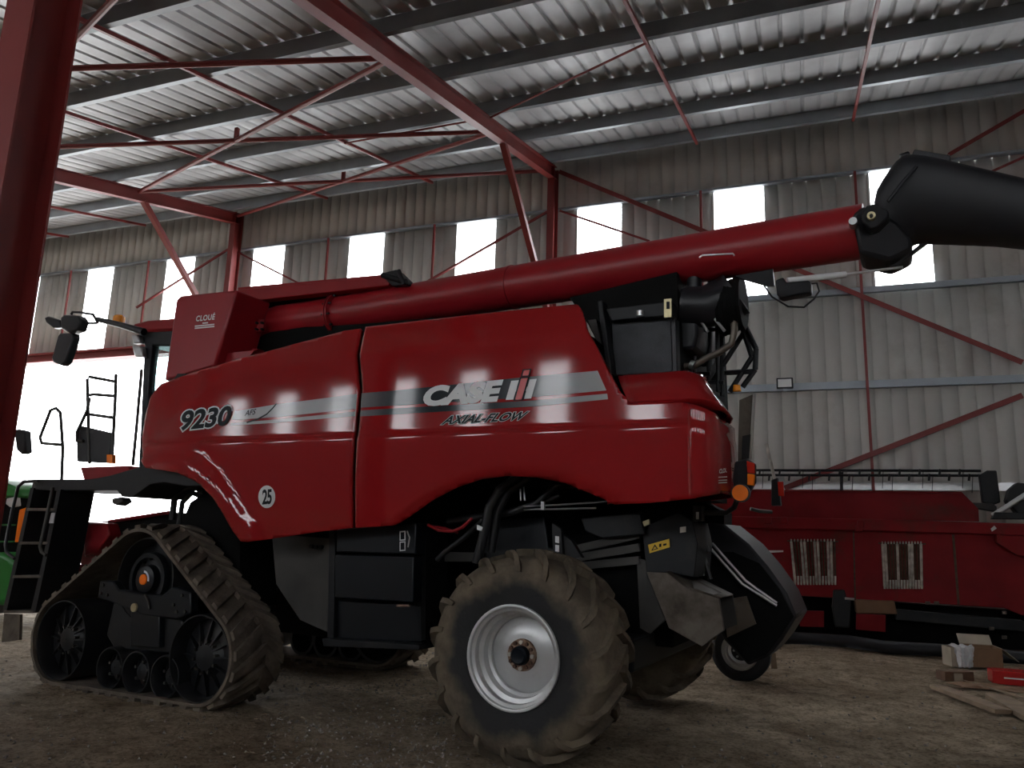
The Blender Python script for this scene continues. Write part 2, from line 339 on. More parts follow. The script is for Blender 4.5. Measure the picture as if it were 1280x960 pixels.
for x, nm, wh in BX + [(-24.2, 'far left', 'far left beyond the near column'), (13.4, 'far right', 'far right outside the view')]:
    z1 = roof_z(16.2) - PD; z0 = roof_z(VALLEY) - PD
    tag(ibeam(MB(), (x, VALLEY, z0 - 0.15), (x, 16.25, z1 - 0.15)).build('rafter', 'steelred', org=(x, 16.2, z1)), 'red steel rafter under the purlins, %s' % wh, 'rafter', 'red rafters')
    mb = MB(); ibeam(mb, (x, 16.2, -0.05), (x, 16.2, z1 - 0.02), 0.32, 0.17, up=(0, 1, 0)); mb.box(x - 0.14, x + 0.14, 16.0, 16.4, -0.02, 0.02)
    tag(mb.build('steel_column', 'steelred', org=(x, 16.2, 0)), 'red steel column against the back wall, %s' % wh, 'column', 'red columns on the back wall')
    mb = MB(); ibeam(mb, (x, 3.62, -0.05), (x, 3.62, roof_z(3.62) - PD - 0.02), 0.38, 0.30, 0.018, up=(0, 1, 0)); mb.box(x - 0.2, x + 0.2, 3.4, 3.84, -0.02, 0.02)
    tag(mb.build('steel_column', 'steelred', org=(x, 3.62, 0)), 'large red steel column close by at the left edge of the view' if nm == 'centre' else 'red steel column of the near row, %s' % wh, 'column')
    tag(ibeam(MB(), (x, YF + 0.2, roof_z(YF + .2) - PD - 0.15), (x, VALLEY, z0 - 0.15)).build('rafter', 'steelred', org=(x, VALLEY, z0)), 'red steel rafter of the near bay, out of view behind the eye', 'rafter', 'red rafters of the near bay')
for x, wh in ((-5.4, 'right, from the middle rafter to its column behind the unloading tube'), (-14.75, 'left, from the far rafter down to its column')):
    a = (x, 13.0, roof_z(13.0) - PD - 0.28); b = (x, 15.98, 6.6)
    tag(MB().bar(a, b, 0.12, 0.12).build('knee_brace', 'steelred', org=b), 'sloping red knee brace, ' + wh, 'brace', 'red knee braces')
# roof bracing tubes between the frames
def rp(x, y, off=PD + 0.10): return (x, y, roof_z(y) - off)
n_ = 0
for (xa, ya, xb, yb), lab in [
        ((-14.65, 12.75, -5.5, 8.85), 'red roof brace rising steeply from the left rafter joint to the middle rafter'),
        ((-14.65, 8.85, -5.5, 12.75), 'red roof brace nearly level, ending at the middle rafter just above the knee brace'),
        ((-14.65, 12.75, -5.5, 16.1), 'red roof brace running level from the left rafter joint to the middle column head'),
        ((-14.65, 16.1, -5.5, 12.75), 'red roof brace from the head of the left column up to the middle rafter joint'),
        ((-14.65, 5.0, -5.5, 8.85), 'red roof brace nearly level, the topmost one at the upper left'),
        ((-14.65, 8.85, -5.5, 5.0), 'short piece of red roof brace in the upper left corner beside the near column')]:
    tag(MB().tube([rp(xa, ya), rp(xb, yb)], 0.045, 8).build('roof_brace', 'steelred', org=rp(xa, ya)), lab, 'brace', 'red tubes of the roof bracing'); n_ += 1
for y, lab in ((10.8, 'short red hanger where two roof braces cross, left of the middle rafter'), (14.4, 'short red hanger where the two lower roof braces cross')):
    a = rp(-10.07, y); tag(MB().bar(a, (a[0], a[1], a[2] + 0.26), 0.07, 0.07).build('brace_hanger', 'steelred', org=a), lab, 'hanger')
for x, y0, lab in ((-11.6, 5.0, 'thin red sag rod under the roof, nearer to the left rafter'), (-8.5, 5.0, 'thin red sag rod under the roof, left of the middle rafter'),
               (-2.0, 7.0, 'thin red sag rod under the roof, first right of the middle rafter'), (1.15, 9.0, 'thin red sag rod under the roof, second right of the middle rafter'),
               (-17.9, 5.0, 'thin red sag rod under the roof, far left beyond the left rafter'), (-21.0, 5.0, 'thin red sag rod under the roof, farthest left')):
    tag(MB().bar(rp(x, y0, 0.30), rp(x, 15.95, 0.30), 0.05, 0.06).build('sag_rod', 'steelred', org=rp(x, 15.95)), lab, 'sag rod', 'red sag rods under the roof')
tag(MB().tube([rp(-5.3, 12.1, 0.33), rp(-2.0, 10.2, 0.33)], 0.02, 6).build('tie_rod', 'steelred', org=rp(-5.3, 12.1)), 'thin red diagonal tie from the middle rafter to a sag rod', 'tie rod')
tag(MB().tube([rp(-8.5, 12.1, 0.33), rp(-5.5, 12.1, 0.33)], 0.02, 6).build('tie_rod', 'steelred', org=rp(-8.5, 12.1)), 'thin level red tie between a sag rod and the middle rafter', 'tie rod')
# wall girts
gi = 0
for z, nm, mm, lab in ((9.24, XL, 'galv', 'thin grey wall rail along the tops of the daylight sheets'), (6.66, DOOR_R, 'galv', 'grey wall rail along the bottoms of the daylight sheets'),
                   (4.72, DOOR_R, 'galv', 'grey wall rail at mid height, carrying the small floodlight'), (2.72, DOOR_R, 'silver', 'bright wall rail seen just above the parked header')):
    h = 0.06 if z > 9 else 0.12 if z > 6 else 0.15
    tag(MB().box(nm, XR, WALL - 0.12, WALL - 0.02, z - h / 2, z + h / 2).box(nm, XR, WALL - 0.14, WALL - 0.115, z - h / 2, z - h / 4).build('wall_girt', mm, org=(nm, WALL, z)), lab, 'wall rail', 'rails on the back wall')
struct(MB().box(XL, DOOR_R, WALL - 0.3, WALL - 0.02, DOOR_TOP - 0.02, DOOR_TOP + 0.26).box(XL, DOOR_R, WALL - 0.42, WALL - 0.3, DOOR_TOP + 0.2, DOOR_TOP + 0.26).box(XL, DOOR_R, WALL - 0.42, WALL - 0.3, DOOR_TOP - 0.02, DOOR_TOP + 0.04).build('trim_1', 'steelred'))
# thin red rods standing on the wall
for x, z0, z1, lab in ((1.15, 1.0, 9.2, 'tall thin red rod on the back wall, right of the unloading tube joint'), (-1.98, 6.7, 9.2, 'thin red wall rod between the third and fourth daylight sheets from the right'),
                       (-8.55, 6.7, 9.2, 'thin red wall rod just left of the daylight sheet beside the middle column'), (-11.7, 6.7, 9.2, 'thin red wall rod between the two daylight sheets above the engine of the harvester'),
                       (-17.95, 6.7, 9.2, 'thin red wall rod left of the left column'), (-21.1, 6.7, 9.2, 'thin red wall rod between the two leftmost daylight sheets')):
    tag(MB().bar((x, 16.28, z0), (x, 16.28, z1), 0.05, 0.04).build('wall_rod', 'steelred', org=(x, 16.28, z0)), lab, 'wall rod', 'thin red rods on the back wall')
def wp(px, py): return PY(px, py, 16.22)
for pts, lab, wd in [
        ((wp(700, 212), wp(1280, 450)), 'long red wall brace falling to the right from the head of the middle column', 0.1),
        ((wp(1280, 497), wp(982, 613)), 'red wall brace rising to the right above the parked header', 0.1),
        ((wp(1185, 191), wp(1290, 130)), 'red wall brace behind the black spout, upper right corner', 0.08),
        ((wp(1232, 216), wp(1290, 190)), 'thin red wall brace under the upper right corner one', 0.05),
        ((wp(690, 262), wp(530, 355)), 'thin red wall brace left of the middle column', 0.05),
        ((wp(700, 262), wp(812, 300)), 'thin red wall brace right of the middle column', 0.05),
        ((wp(285, 312), wp(170, 385)), 'thin red wall brace left of the left column', 0.05),
        ((wp(297, 314), wp(372, 352)), 'thin red wall brace right of the left column', 0.05)]:
    tag(MB().angle(pts[0], pts[1], wd, 0.01, up=(0, 1, 0)).build('wall_brace', 'steelred', org=pts[0]), lab, 'brace', 'red braces on the back wall')
# small floodlight on the mid rail
p = PY(981, 480, WALL - 0.16)
t = thing('floodlight', p, 'small square black framed floodlight on the mid rail of the back wall', 'floodlight')
MB().box(p[0] - 0.16, p[0] + 0.16, p[1] - 0.05, p[1], p[2] - 0.1, p[2] + 0.12).build('housing', 'black', t, bev=0.01)
MB().box(p[0] - 0.13, p[0] + 0.13, p[1] - 0.06, p[1] - 0.045, p[2] - 0.07, p[2] + 0.09).build('lens', 'white', t)
MB().box(p[0] - 0.04, p[0] + 0.04, p[1] - 0.03, p[1] + 0.04, p[2] - 0.15, p[2] - 0.09).build('bracket', 'galv', t)

# ================================================================ THE COMBINE HARVESTER (coordinates u: to its rear, v: away from the eye, w: up)
HV = C(-4.2, 6.9, 0)
harv = thing('combine_harvester', HV, 'big red combine harvester on front tracks with its unloading tube stretched over the body', 'combine harvester')
MC = lambda: MB(C)
# ---- side skin surface
STY = [pv(x, y, 5.25) for x, y in [(180, 570), (191, 553), (207, 536), (228, 513), (254, 492), (285, 474), (335, 463), (397, 452), (455, 443), (600, 430), (740, 415), (800, 412), (900, 408)]]
STU = [a for a, b in STY]; STW = [b for a, b in STY]
ARCH = [pv(x, y, 5.2) for x, y in [(182, 585), (222, 591), (241, 602), (260, 620), (275, 640), (290, 664), (300, 676)]]
RARCH = [pv(x, y, 5.2) for x, y in [(493, 657), (514, 645), (541.6, 625), (572.5, 609), (603, 599), (634, 595), (672, 597), (706.6, 604), (741, 618), (768, 630)]]
def dseg(p, poly):
    best = 9
    for a, b in zip(poly[:-1], poly[1:]):
        ax, ay = a; bx, by = b; t = max(0, min(1, ((p[0] - ax) * (bx - ax) + (p[1] - ay) * (by - ay)) / ((bx - ax) ** 2 + (by - ay) ** 2)))
        best = min(best, math.hypot(p[0] - ax - t * (bx - ax), p[1] - ay - t * (by - ay)))
    return best
CREASE = 2.40
def S(u, w_, flare=True):
    v = 5.2; st = float(np.interp(u, STU, STW)); cr = CREASE
    if st < cr + 0.05: st = cr + 0.05
    if w_ > cr: v += 0.012 + 0.035 * (min(w_, st) - cr)
    elif w_ > cr - 0.03: v += 0.012 * (w_ - cr + 0.03) / 0.03
    if w_ > st:
        kk = float(np.interp(u, [-6.9, -5.6, -4.4], [0.06, 0.26, 0.42])); v += kk * (w_ - st) + 0.3 * kk * (w_ - st) ** 2
    if w_ < 2.15: v += 0.10 * (2.15 - w_) ** 2
    if u < -6.3: v += 0.12 * (-6.3 - u) ** 2.2
    if flare:
        d = dseg((u, w_), ARCH)
        if d < 0.26 and w_ < 2.3: v -= 0.045 * (1 - max(0, (d - 0.14) / 0.12)) * min(1, (2.3 - w_) / 0.1)
        d = dseg((u, w_), RARCH)
        if d < 0.10: v += 0.05 * (1 - d / 0.10) ** 2
    return v
def PS(px, py, off=0.0):
    v = 5.25
    for _ in range(6):
        u, w_ = pv(px, py, v); v = S(u, w_)
    u, w_ = pv(px, py, v - off); return (u, v - off, w_)
def edge(pts):
    Q = sorted((PS(*p)[2], PS(*p)[0]) for p in pts); ww = [q[0] for q in Q]; uu = [q[1] for q in Q]
    return lambda w_: float(np.interp(w_, ww, uu))
def skin(name, top, bot, left, right, nu=110):
    T = sorted(PS(*p)[::2] for p in top); B = sorted(PS(*p)[::2] for p in bot)
    tu, tw = zip(*T); bu, bw = zip(*B); eL, eR = edge(left), edge(right)
    ws = sorted(list(np.arange(1.45, 3.5, 0.045)) + [CREASE, CREASE - 0.03, CREASE - 0.015])
    cols = []
    for i in range(nu + 1):
        t = i / nu; U_ = lambda w_, t=t: eL(w_) + (eR(w_) - eL(w_)) * t
        a, b = 2.8, 1.8
        for _ in range(6): a = float(np.interp(U_(a), tu, tw)); b = float(np.interp(U_(b), bu, bw))
        cols.append((U_, a, min(a, b)))
    rows = [[(U_(min(max(wj, b), a)), S(U_(min(max(wj, b), a)), min(max(wj, b), a)), min(max(wj, b), a)) for U_, a, b in cols] for wj in ws]
    return MC().grid(rows).build(name, 'red', harv, merge=True, smooth=28, solid=0.05, soff=-1, face=-CV)
FT = [(175.6, 577), (177, 549), (182, 517), (188, 496), (201, 480), (235, 467.5), (272.5, 456.5), (307, 446), (335, 439), (379, 427), (410, 419), (430, 413.5), (451, 410.5)]
FB = [(175.6, 579), (182, 585), (205, 588), (222, 591), (241, 600), (250, 606), (266, 622), (278, 641), (291, 664), (301, 677), (310, 677.5), (350, 672), (400, 664.5), (440, 660)]
skin('front_side_panel', FT[3:], FB, FT[:4] + [(182, 585)], [(451, 410.5), (448, 486), (442.5, 542), (438.5, 600), (439, 632), (439, 661)])
RT = [(457, 408.5), (600, 392), (722, 380), (727.5, 387.5), (735, 415), (747.5, 437.5), (762.5, 467.5), (775, 490), (787.5, 501), (850, 503), (866, 505)]
RB = [(445, 660), (493, 657), (514, 645), (541.6, 625), (572.5, 609), (603, 599), (634, 595), (672, 597), (706.6, 604), (741, 618), (768, 630.6), (805, 629), (840, 626), (866, 623)]
rear_panel = skin('rear_side_panel', RT, RB, [(457, 408.5), (453.5, 486), (448, 542), (444, 600), (444, 632), (444, 661)], [(866, 505), (866, 623)], nu=150)
# dark joint strip between the two skins
je = edge([(454, 409.5), (450.5, 486), (445.5, 542), (441, 600), (441, 661)]); rows = []
for i in range(26):
    w_ = 1.62 + (3.33 - 1.62) * i / 25; u = je(w_); rows.append([(u - 0.10, S(u, w_) + 0.06, w_), (u + 0.10, S(u, w_) + 0.06, w_)])
MC().grid(rows).build('joint_strip', 'void', harv, solid=0.01)

# ---- rear hood wrapped round the corner
u_e, _, wt = PS(866, 505); _, _, wb = PS(866, 623)
def hood_path(off=0.0):
    r = 0.15; u1 = u_e + 0.0
    v0 = 5.2; pts = [(u1 - 0.03, v0 + 0.002)]
    for k in range(9):
        a = PI / 2 * k / 8; pts.append((u1 + r * math.sin(a), v0 + r - r * math.cos(a)))
    for v, d in ((5.6, 0.01), (5.85, 0.0), (6.05, -0.05), (6.3, -0.2), (6.8, -0.5), (7.4, -0.75), (8.0, -0.9), (8.4, -1.1)): pts.append((u1 + r + d, v))
    return pts
hp = hood_path()
rows = []
for i in range(17):
    w_ = wb + (wt - wb) * i / 16; row = []
    for k, (u, v) in enumerate(hp):
        t = min(1, max(0, k - 1) / 8.0); base = S(u_e, w_) - 5.2
        lo = wb + 0.05 * t; hi = wt - 0.09 * t; ww = lo + (hi - lo) * i / 16
        inward = 0.05 * max(0, (2.1 - ww)); row.append((u - (base if k > 8 else base * t) * 0.6 - inward * t, v + base * (1 - t), ww))
    rows.append(row)
MC().grid(rows).build('rear_hood', 'red', harv, smooth=35, solid=0.03)
# upper hood: small raised red cover over the rear corner
uh = [PS(767, 470), PS(845, 466), PS(853, 481), PS(863, 503), PS(787, 501), PS(775, 490)]
a, b_ = PV(772, 470, 5.45), PV(846, 466, 5.45)
c_, d_ = PV(864, 504, 5.22), PV(786, 502, 5.22)
ru = c_[0] + 0.2
prof = [(0, 0), (0.35, 0.03), (0.7, 0.09), (1, 0.24)]
rows = []
for t in [-0.25] + list(np.linspace(0, 1, 9)):            # from lower edge to upper edge
    w_ = d_[2] + (a[2] - d_[2]) * t; v = 5.22 + 0.24 * max(t, 0) ** 1.5 + (0.07 if t < 0 else 0)
    ua = d_[0] + (a[0] - d_[0]) * t; ub = c_[0] + (b_[0] - c_[0]) * t
    row = [(ua + (ub - ua) * k / 8, v, w_) for k in range(9)]
    r = 0.16
    for k in range(1, 7):
        an = PI / 2 * k / 6; row.append((ub + r * math.sin(an), v + r * (1 - math.cos(an)), w_ - 0.02 * k / 6))
    for vv, dd in ((5.65, -0.01), (5.85, -0.06), (6.2, -0.22), (6.8, -0.5), (8.0, -0.9)): row.append((ub + r + dd, vv, w_ - 0.03))
    rows.append(row)
top = [(p[0] - 0.12 * max(0, k - 8) / 6 if k < 15 else p[0] - 0.12, p[1] + 0.3 * max(0, 14 - k) / 14, p[2] + 0.03) for k, p in enumerate(rows[-1])]
rows.append(top)
MC().grid(rows).build('hood_cover', 'red', harv, smooth=35, solid=0.02)
# black rubber strip along the hood joint
MC().tube([PS(787, 503, -0.01), PS(862, 505, -0.01)], 0.008, 6).build('hood_seal', 'void', harv)

# ---- stripe, numbers and badges laid on the skin
def quad_map(bl, br, tr, tl):
    def f(s, t): return tuple((1 - s) * (1 - t) * np.array(bl) + s * (1 - t) * np.array(br) + s * t * np.array(tr) + (1 - s) * t * np.array(tl))
    return f
def text_part(name, txt, quad, m, parent, place, off=0.0, bold=0.0, shear=0.0, spacing=1.0, label=None, grow=0.0):
    cu = bpy.data.curves.new(name, 'FONT'); cu.body = txt; cu.offset = bold + grow; cu.shear = shear; cu.space_character = spacing; cu.resolution_u = 4
    o = bpy.data.objects.new(name, cu); COL.objects.link(o)
    me = bpy.data.meshes.new_from_object(o.evaluated_get(bpy.context.evaluated_depsgraph_get()))
    bpy.data.objects.remove(o); bpy.data.curves.remove(cu)
    cu = bpy.data.curves.new(name, 'FONT'); cu.body = txt; cu.offset = bold; cu.shear = shear; cu.space_character = spacing; cu.resolution_u = 4
    o = bpy.data.objects.new(name, cu); COL.objects.link(o); m0 = bpy.data.meshes.new_from_object(o.evaluated_get(bpy.context.evaluated_depsgraph_get())); bpy.data.objects.remove(o)
    xs = [v.co.x for v in m0.vertices]; ys = [v.co.y for v in m0.vertices]; x0, x1, y0, y1 = min(xs), max(xs), min(ys), max(ys)
    f = quad_map(*quad); mb = MB(C)
    bm = bmesh.new(); bm.from_mesh(me); bmesh.ops.triangulate(bm, faces=bm.faces); bm.verts.index_update()
    pts = []
    for v in bm.verts:
        px, py = f((v.co.x - x0) / (x1 - x0), (v.co.y - y0) / (y1 - y0)); pts.append(place(px, py, off))
    mb.add(pts, [tuple(v.index for v in fc.verts) for fc in bm.faces]); bm.free()
    ob = mb.build(name, m, parent)
    if label: part(ob, label)
    return ob
def strip_part(name, top, bot, m, parent, off=0.004, n=40, place=PS):
    tx = [p[0] for p in top]; ty = [p[1] for p in top]; bx = [p[0] for p in bot]; by = [p[1] for p in bot]; rows = []
    for j in range(5):
        row = []
        for i in range(n + 1):
            s_ = i / n; xa = tx[0] + (tx[-1] - tx[0]) * s_; xb = bx[0] + (bx[-1] - bx[0]) * s_; ya = np.interp(xa, tx, ty); yb = np.interp(xb, bx, by); t = j / 4
            row.append(place(xa + (xb - xa) * t, ya + (yb - ya) * t, off))
        rows.append(row)
    return MB(C).grid(rows).build(name, m, parent)
def stripe_mat():
    m = bpy.data.materials.new('fading_stripe_decal'); m.use_nodes = True; nt = m.node_tree; N = nt.nodes; L = nt.links; p = N['Principled BSDF']
    p.inputs['Roughness'].default_value = 0.5; p.inputs['Specular IOR Level'].default_value = 0.05; p.inputs['Coat Weight'].default_value = 0.6; p.inputs['Coat Roughness'].default_value = 0.06
    tc = N.new('ShaderNodeTexCoord'); sx = N.new('ShaderNodeSeparateXYZ'); mr = N.new('ShaderNodeMapRange'); rp = N.new('ShaderNodeValToRGB')
    x0 = (C(*PS(294, 522)) - HV)[0]; x1 = (C(*PS(760, 480)) - HV)[0]
    mr.inputs['From Min'].default_value = x0; mr.inputs['From Max'].default_value = x1
    L.new(tc.outputs['Object'], sx.inputs[0]); L.new(sx.outputs['X'], mr.inputs['Value']); L.new(mr.outputs[0], rp.inputs[0])
    e = rp.color_ramp.elements; st = [(0, (0.62, 0.62, 0.63)), (0.28, (0.50, 0.50, 0.51)), (0.40, (0.20, 0.20, 0.21)), (0.50, (0.02, 0.024, 0.03)), (0.75, (0.02, 0.024, 0.03)), (0.9, (0.30, 0.30, 0.31)), (1, (0.46, 0.46, 0.46))]
    while len(e) < len(st): e.new(0.5)
    for i, (q, c) in enumerate(st): e[i].position = q; e[i].color = c + (1,)
    L.new(rp.outputs[0], p.inputs['Base Color']); return m
M['stripe'] = stripe_mat()
part(strip_part('stripe', [(294, 514), (344, 505.6), (446, 492.5)], [(290, 525), (344, 521.5), (444.5, 511)], 'stripe', harv), 'silver upper stripe left of the panel joint')
strip_part('stripe', [(289, 529), (344, 524.5), (444, 514.5)], [(288, 532), (344, 528.5), (443.5, 520)], 'stripe', harv)
strip_part('stripe', [(452, 491.5), (500, 487.5), (650, 472), (747, 463.4)], [(451, 509.5), (500, 506.5), (657, 497), (758, 488)], 'stripe', harv, n=60)
strip_part('stripe', [(451, 513), (500, 510), (668, 500.5), (759, 492)], [(450, 520.5), (500, 517.5), (668, 508), (760, 499)], 'stripe', harv, n=60)
nq = [(225, 539), (286.6, 532), (291, 506.5), (228, 513.5)]
text_part('model_number_edge', '9230', nq, 'white', harv, PS, 0.006, 0.035, 0.12, 1.0, grow=0.05, label='white edge of the model number')
text_part('model_number', '9230', nq, 'ink', harv, PS, 0.009, 0.035, 0.12, 1.0)
text_part('badge_text', 'AFS', [(305.5, 520), (319, 518), (320.5, 511), (307, 513)], 'ink', harv, PS, 0.008, 0.01, 0.15)
sw = [(308, 527.5), (322, 523), (333, 517), (341, 509), (345.5, 503.5)]
strip_part('badge_swoosh', sw, [(x + 0.6, y + 1.6) for x, y in sw], 'ink', harv, 0.008)
cq = [(528, 508.5), (626.5, 502), (629.5, 474), (531, 483)]
text_part('maker_name', 'CASE', cq, 'white', harv, PS, 0.010, 0.06, 0.18, 1.0)
lq = quad_map((632, 500), (664, 498), (671, 473.5), (639, 476))
def logo(name, polys, m, off):
    mb = MB(C)
    for poly in polys: mb.add([PS(*lq(s_, t), off) for s_, t in poly], [tuple(range(len(poly)))])
    return mb.build(name, m, harv)
R4 = lambda a, b, c, d: [(a, c), (b, c), (b, d), (a, d)]
logo('maker_emblem_bars', [R4(0.0, 0.30, 0, 1), R4(0.72, 1.0, 0, 1), R4(0.28, 0.74, 0.40, 0.62)], 'white', 0.010)
logo('maker_emblem_edge', [R4(0.31, 0.69, -0.06, 1.15), R4(0.33, 0.67, 1.17, 1.56)], 'ink', 0.013)
part(logo('maker_emblem', [R4(0.37, 0.63, -0.02, 1.08), R4(0.38, 0.62, 1.22, 1.50)], 'decred', 0.016), 'red upright stroke and dot of the emblem')
aq = [(551, 531), (656, 525), (661.5, 514), (556, 520)]
text_part('series_name_edge', 'AXIAL-FLOW', aq, 'white', harv, PS, 0.006, 0.03, 0.25, 1.0, grow=0.045)
text_part('series_name', 'AXIAL-FLOW', aq, 'ink', harv, PS, 0.009, 0.03, 0.25, 1.0)
def disc_part(name, cx, cy, rx, ry, m, off, place=PS, n=28):
    return MB(C).add([place(cx + rx * math.cos(2 * PI * k / n), cy + ry * math.sin(2 * PI * k / n), off) for k in range(n)], [tuple(range(n))]).build(name, m, harv)
disc_part('speed_disc', 333.5, 621, 10.6, 14.2, 'white', 0.005)
text_part('speed_number', '25', [(327.5, 631), (339.5, 630), (340, 611), (328, 612)], 'ink', harv, PS, 0.009, 0.03, 0, 0.9)

# ---- body core, engine deck, dark inner walls
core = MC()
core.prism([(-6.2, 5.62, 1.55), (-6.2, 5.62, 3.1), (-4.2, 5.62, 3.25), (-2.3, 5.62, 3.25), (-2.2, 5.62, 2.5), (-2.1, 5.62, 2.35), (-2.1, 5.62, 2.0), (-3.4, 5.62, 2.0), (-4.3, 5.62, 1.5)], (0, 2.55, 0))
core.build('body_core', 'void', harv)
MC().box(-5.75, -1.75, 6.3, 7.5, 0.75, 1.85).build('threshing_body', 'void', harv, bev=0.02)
MC().box(-3.3, -1.9, 5.75, 8.05, 0.62, 0.86).build('rear_axle', 'black', harv, bev=0.02)
rs = MC()
ws = [1.6, 2.0, 2.4, 2.9, 3.35]
rs.grid([[(u, 8.45, max(w_, 1.6 if u < -4.2 else 2.1)) for u in np.arange(-6.6, -2.6, 0.3)] for w_ in ws]).build('far_side_panel', 'red', harv, solid=0.05)
# grain tank
gt = MC(); gt.prism([(-6.45, 6.15, 3.0), (-6.45, 6.15, 3.95), (-4.45, 6.15, 3.93), (-3.6, 6.15, 3.3)], (0, 2.1, 0)); gt.build('grain_tank', 'void', harv)
MC().prism([(-6.5, 5.75, 3.0), (-5.0, 5.62, 3.0), (-5.0, 5.9, 3.32), (-6.5, 5.95, 3.32)], (0, 0, 0.02)).build('tank_floor_edge', 'redmatt', harv)
# front box of the tank extension (carries the dealer sticker)
bp = [PV(205, 476, 5.6), PV(268, 458, 5.6), PV(296, 362, 5.6), PV(226, 369, 5.6), PV(220, 374, 5.6)]
MC().prism(bp, (0, 0.5, 0)).build('tank_front_box', 'redtube', harv, bev=0.025)
PB = lambda px, py, off: PV(px, py, 5.6 - off)
text_part('dealer_sticker', 'CLOUÉ', [(244.5, 402), (268, 399.5), (269.5, 390.5), (246, 393)], 'white', harv, PB, 0.006, 0.03, 0, 1.1)
st = MC()
for a, b in (((253, 403.2), (260, 402.6)), ((243.5, 407), (268, 404.6)), ((243.3, 409.6), (268, 407.2))):
    st.add([PB(a[0], a[1], 0.006), PB(b[0], b[1], 0.006), PB(b[0], b[1] + 1.6, 0.006), PB(a[0], a[1] + 1.6, 0.006)], [(0, 1, 2, 3)])
st.build('dealer_sticker_lines', 'white', harv)
MC().prism([PV(217, 474, 5.58), PV(222, 467, 5.58), PV(232, 467, 5.58), PV(230, 471, 5.58)], (0, 0.05, 0)).build('box_catch', 'black', harv)
# red rail of the tank top
a = PV(298, 368, 6.05); b = PV(486, 351, 6.05)
rl = MC(); rl.prism([PV(297, 362, 6.05), PV(488, 344, 6.05), PV(486, 357, 6.05), PV(297, 378, 6.05)], (0, 0.12, 0)); rl.prism([PV(297, 359, 6.2), PV(488, 342, 6.2), PV(486, 347, 6.2), PV(297, 364, 6.2)], (0, 1.9, 0)); rl.build('tank_rail', 'redmatt', harv, bev=0.01)
kn = MC(); kn.prism([PV(474, 342, 6.0), PV(495, 337, 6.0), PV(508, 350, 6.0), (PV(510, 356, 6.0)), PV(490, 357, 6.0)], (0, 0.14, 0)); kn.tube([PV(478, 344, 5.98), PV(508, 352, 5.98)], 0.03, 8); kn.tube([PV(498, 338, 5.95), PV(505, 356, 5.95)], 0.025, 8)
kn.build('tank_hinge', 'black', harv, bev=0.005)
MC().prism([PV(297, 370, 6.27), PV(486, 349, 6.27), PV(486, 400, 6.27), PV(297, 445, 6.27)], (0, 0.04, 0)).build('tank_side_plate', 'void', harv)
MC().prism([PV(278, 442, 5.72), PV(318, 438, 5.72), PV(310, 447, 5.72), PV(272, 458, 5.72)], (0, 0.35, 0)).build('tank_ledge', 'redtube', harv)

# ---- unloading tube
A0 = PZ(425, 394, 8.35); A1 = PZ(1082, 289, 5.7)
au = thing('unloading_tube', C(*A0), '', None); COL.objects.unlink(au); bpy.data.objects.remove(au)
tube_r = 0.205
d_ax = np.array(A1) - np.array(A0); L_ = np.linalg.norm(d_ax); t_ax = d_ax / L_
def AP(s_, side=0, up=0):
    sd = np.cross((0, 0, 1), t_ax); sd /= np.linalg.norm(sd); up_ = np.cross(t_ax, sd); return tuple(np.array(A0) + t_ax * s_ + sd * side + up_ * up)
utube = MC().tube([AP(0), AP(0.02), AP(L_ * 0.5), AP(L_)], tube_r, 40).build('unloading_tube', 'redtube', harv, smooth=50)
fl = MC()
for s_ in (-0.012, 0.02): fl.tube([AP(s_ - 0.008), AP(s_ + 0.008)], tube_r + 0.045, 40)
fo = fl.build('tube_flange', 'redtube', harv)
bo = MC()
for k in range(12):
    bo = MC(); an = 2 * PI * k / 12 + 0.2; bo.tube([AP(-0.05, (tube_r + 0.025) * math.cos(an), (tube_r + 0.025) * math.sin(an)), AP(0.06, (tube_r + 0.025) * math.cos(an), (tube_r + 0.025) * math.sin(an))], 0.012, 6); bo.build('flange_bolt', 'black', fo)
MC().tube([AP(L_ * 0.42 - 0.012), AP(L_ * 0.42 + 0.012)], tube_r + 0.007, 40).build('tube_weld', 'redtube', harv)
# elbow: from the flange down to the pivot
E1 = PZ(350, 404, 8.75); E2 = PZ(322, 420, 8.85); E3 = PZ(305, 440, 8.9)
MC().tube([A0, tuple(np.array(A0) - t_ax * 0.35), E1, PZ(336, 408, 8.8), E2, E3, PZ(298, 456, 8.95)], [0.205, 0.205, 0.20, 0.195, 0.18, 0.165, 0.165], 32).build('tube_elbow', 'redtube', harv, smooth=60)
ep = MC(); q = [PZ(316, 400, 8.5), PZ(330, 399, 8.5), PZ(329, 414, 8.5), PZ(315, 415, 8.5)]; ep.prism(q, (0, 0.03, 0)); ep.build('elbow_plate', 'redmatt', harv, bev=0.004)
for x in (319, 326):
    for y in (403, 411): c = PZ(x, y, 8.47); MC().tube([c, (c[0], c[1] + 0.04, c[2])], 0.014, 8).build('elbow_bolt', 'black', harv)
ef = MC(); c = PZ(306, 437, 8.75); ef.prism([PZ(296, 434, 8.5), PZ(322, 436, 8.5), PZ(318, 441, 8.5), PZ(293, 438.5, 8.5)], (0, 0.5, 0)); ef.build('pivot_flange', 'redmatt', harv)
# handles on the tube
for px, py in ((565, 352), (632, 347)):
    pass
hb = MC(); hb.tube([PZ(874, 322, 6.0), PZ(878, 319, 6.0), PZ(916, 317, 5.9), PZ(918, 320, 5.9)], 0.008, 6); hb.build('tube_handle', 'silver', harv)
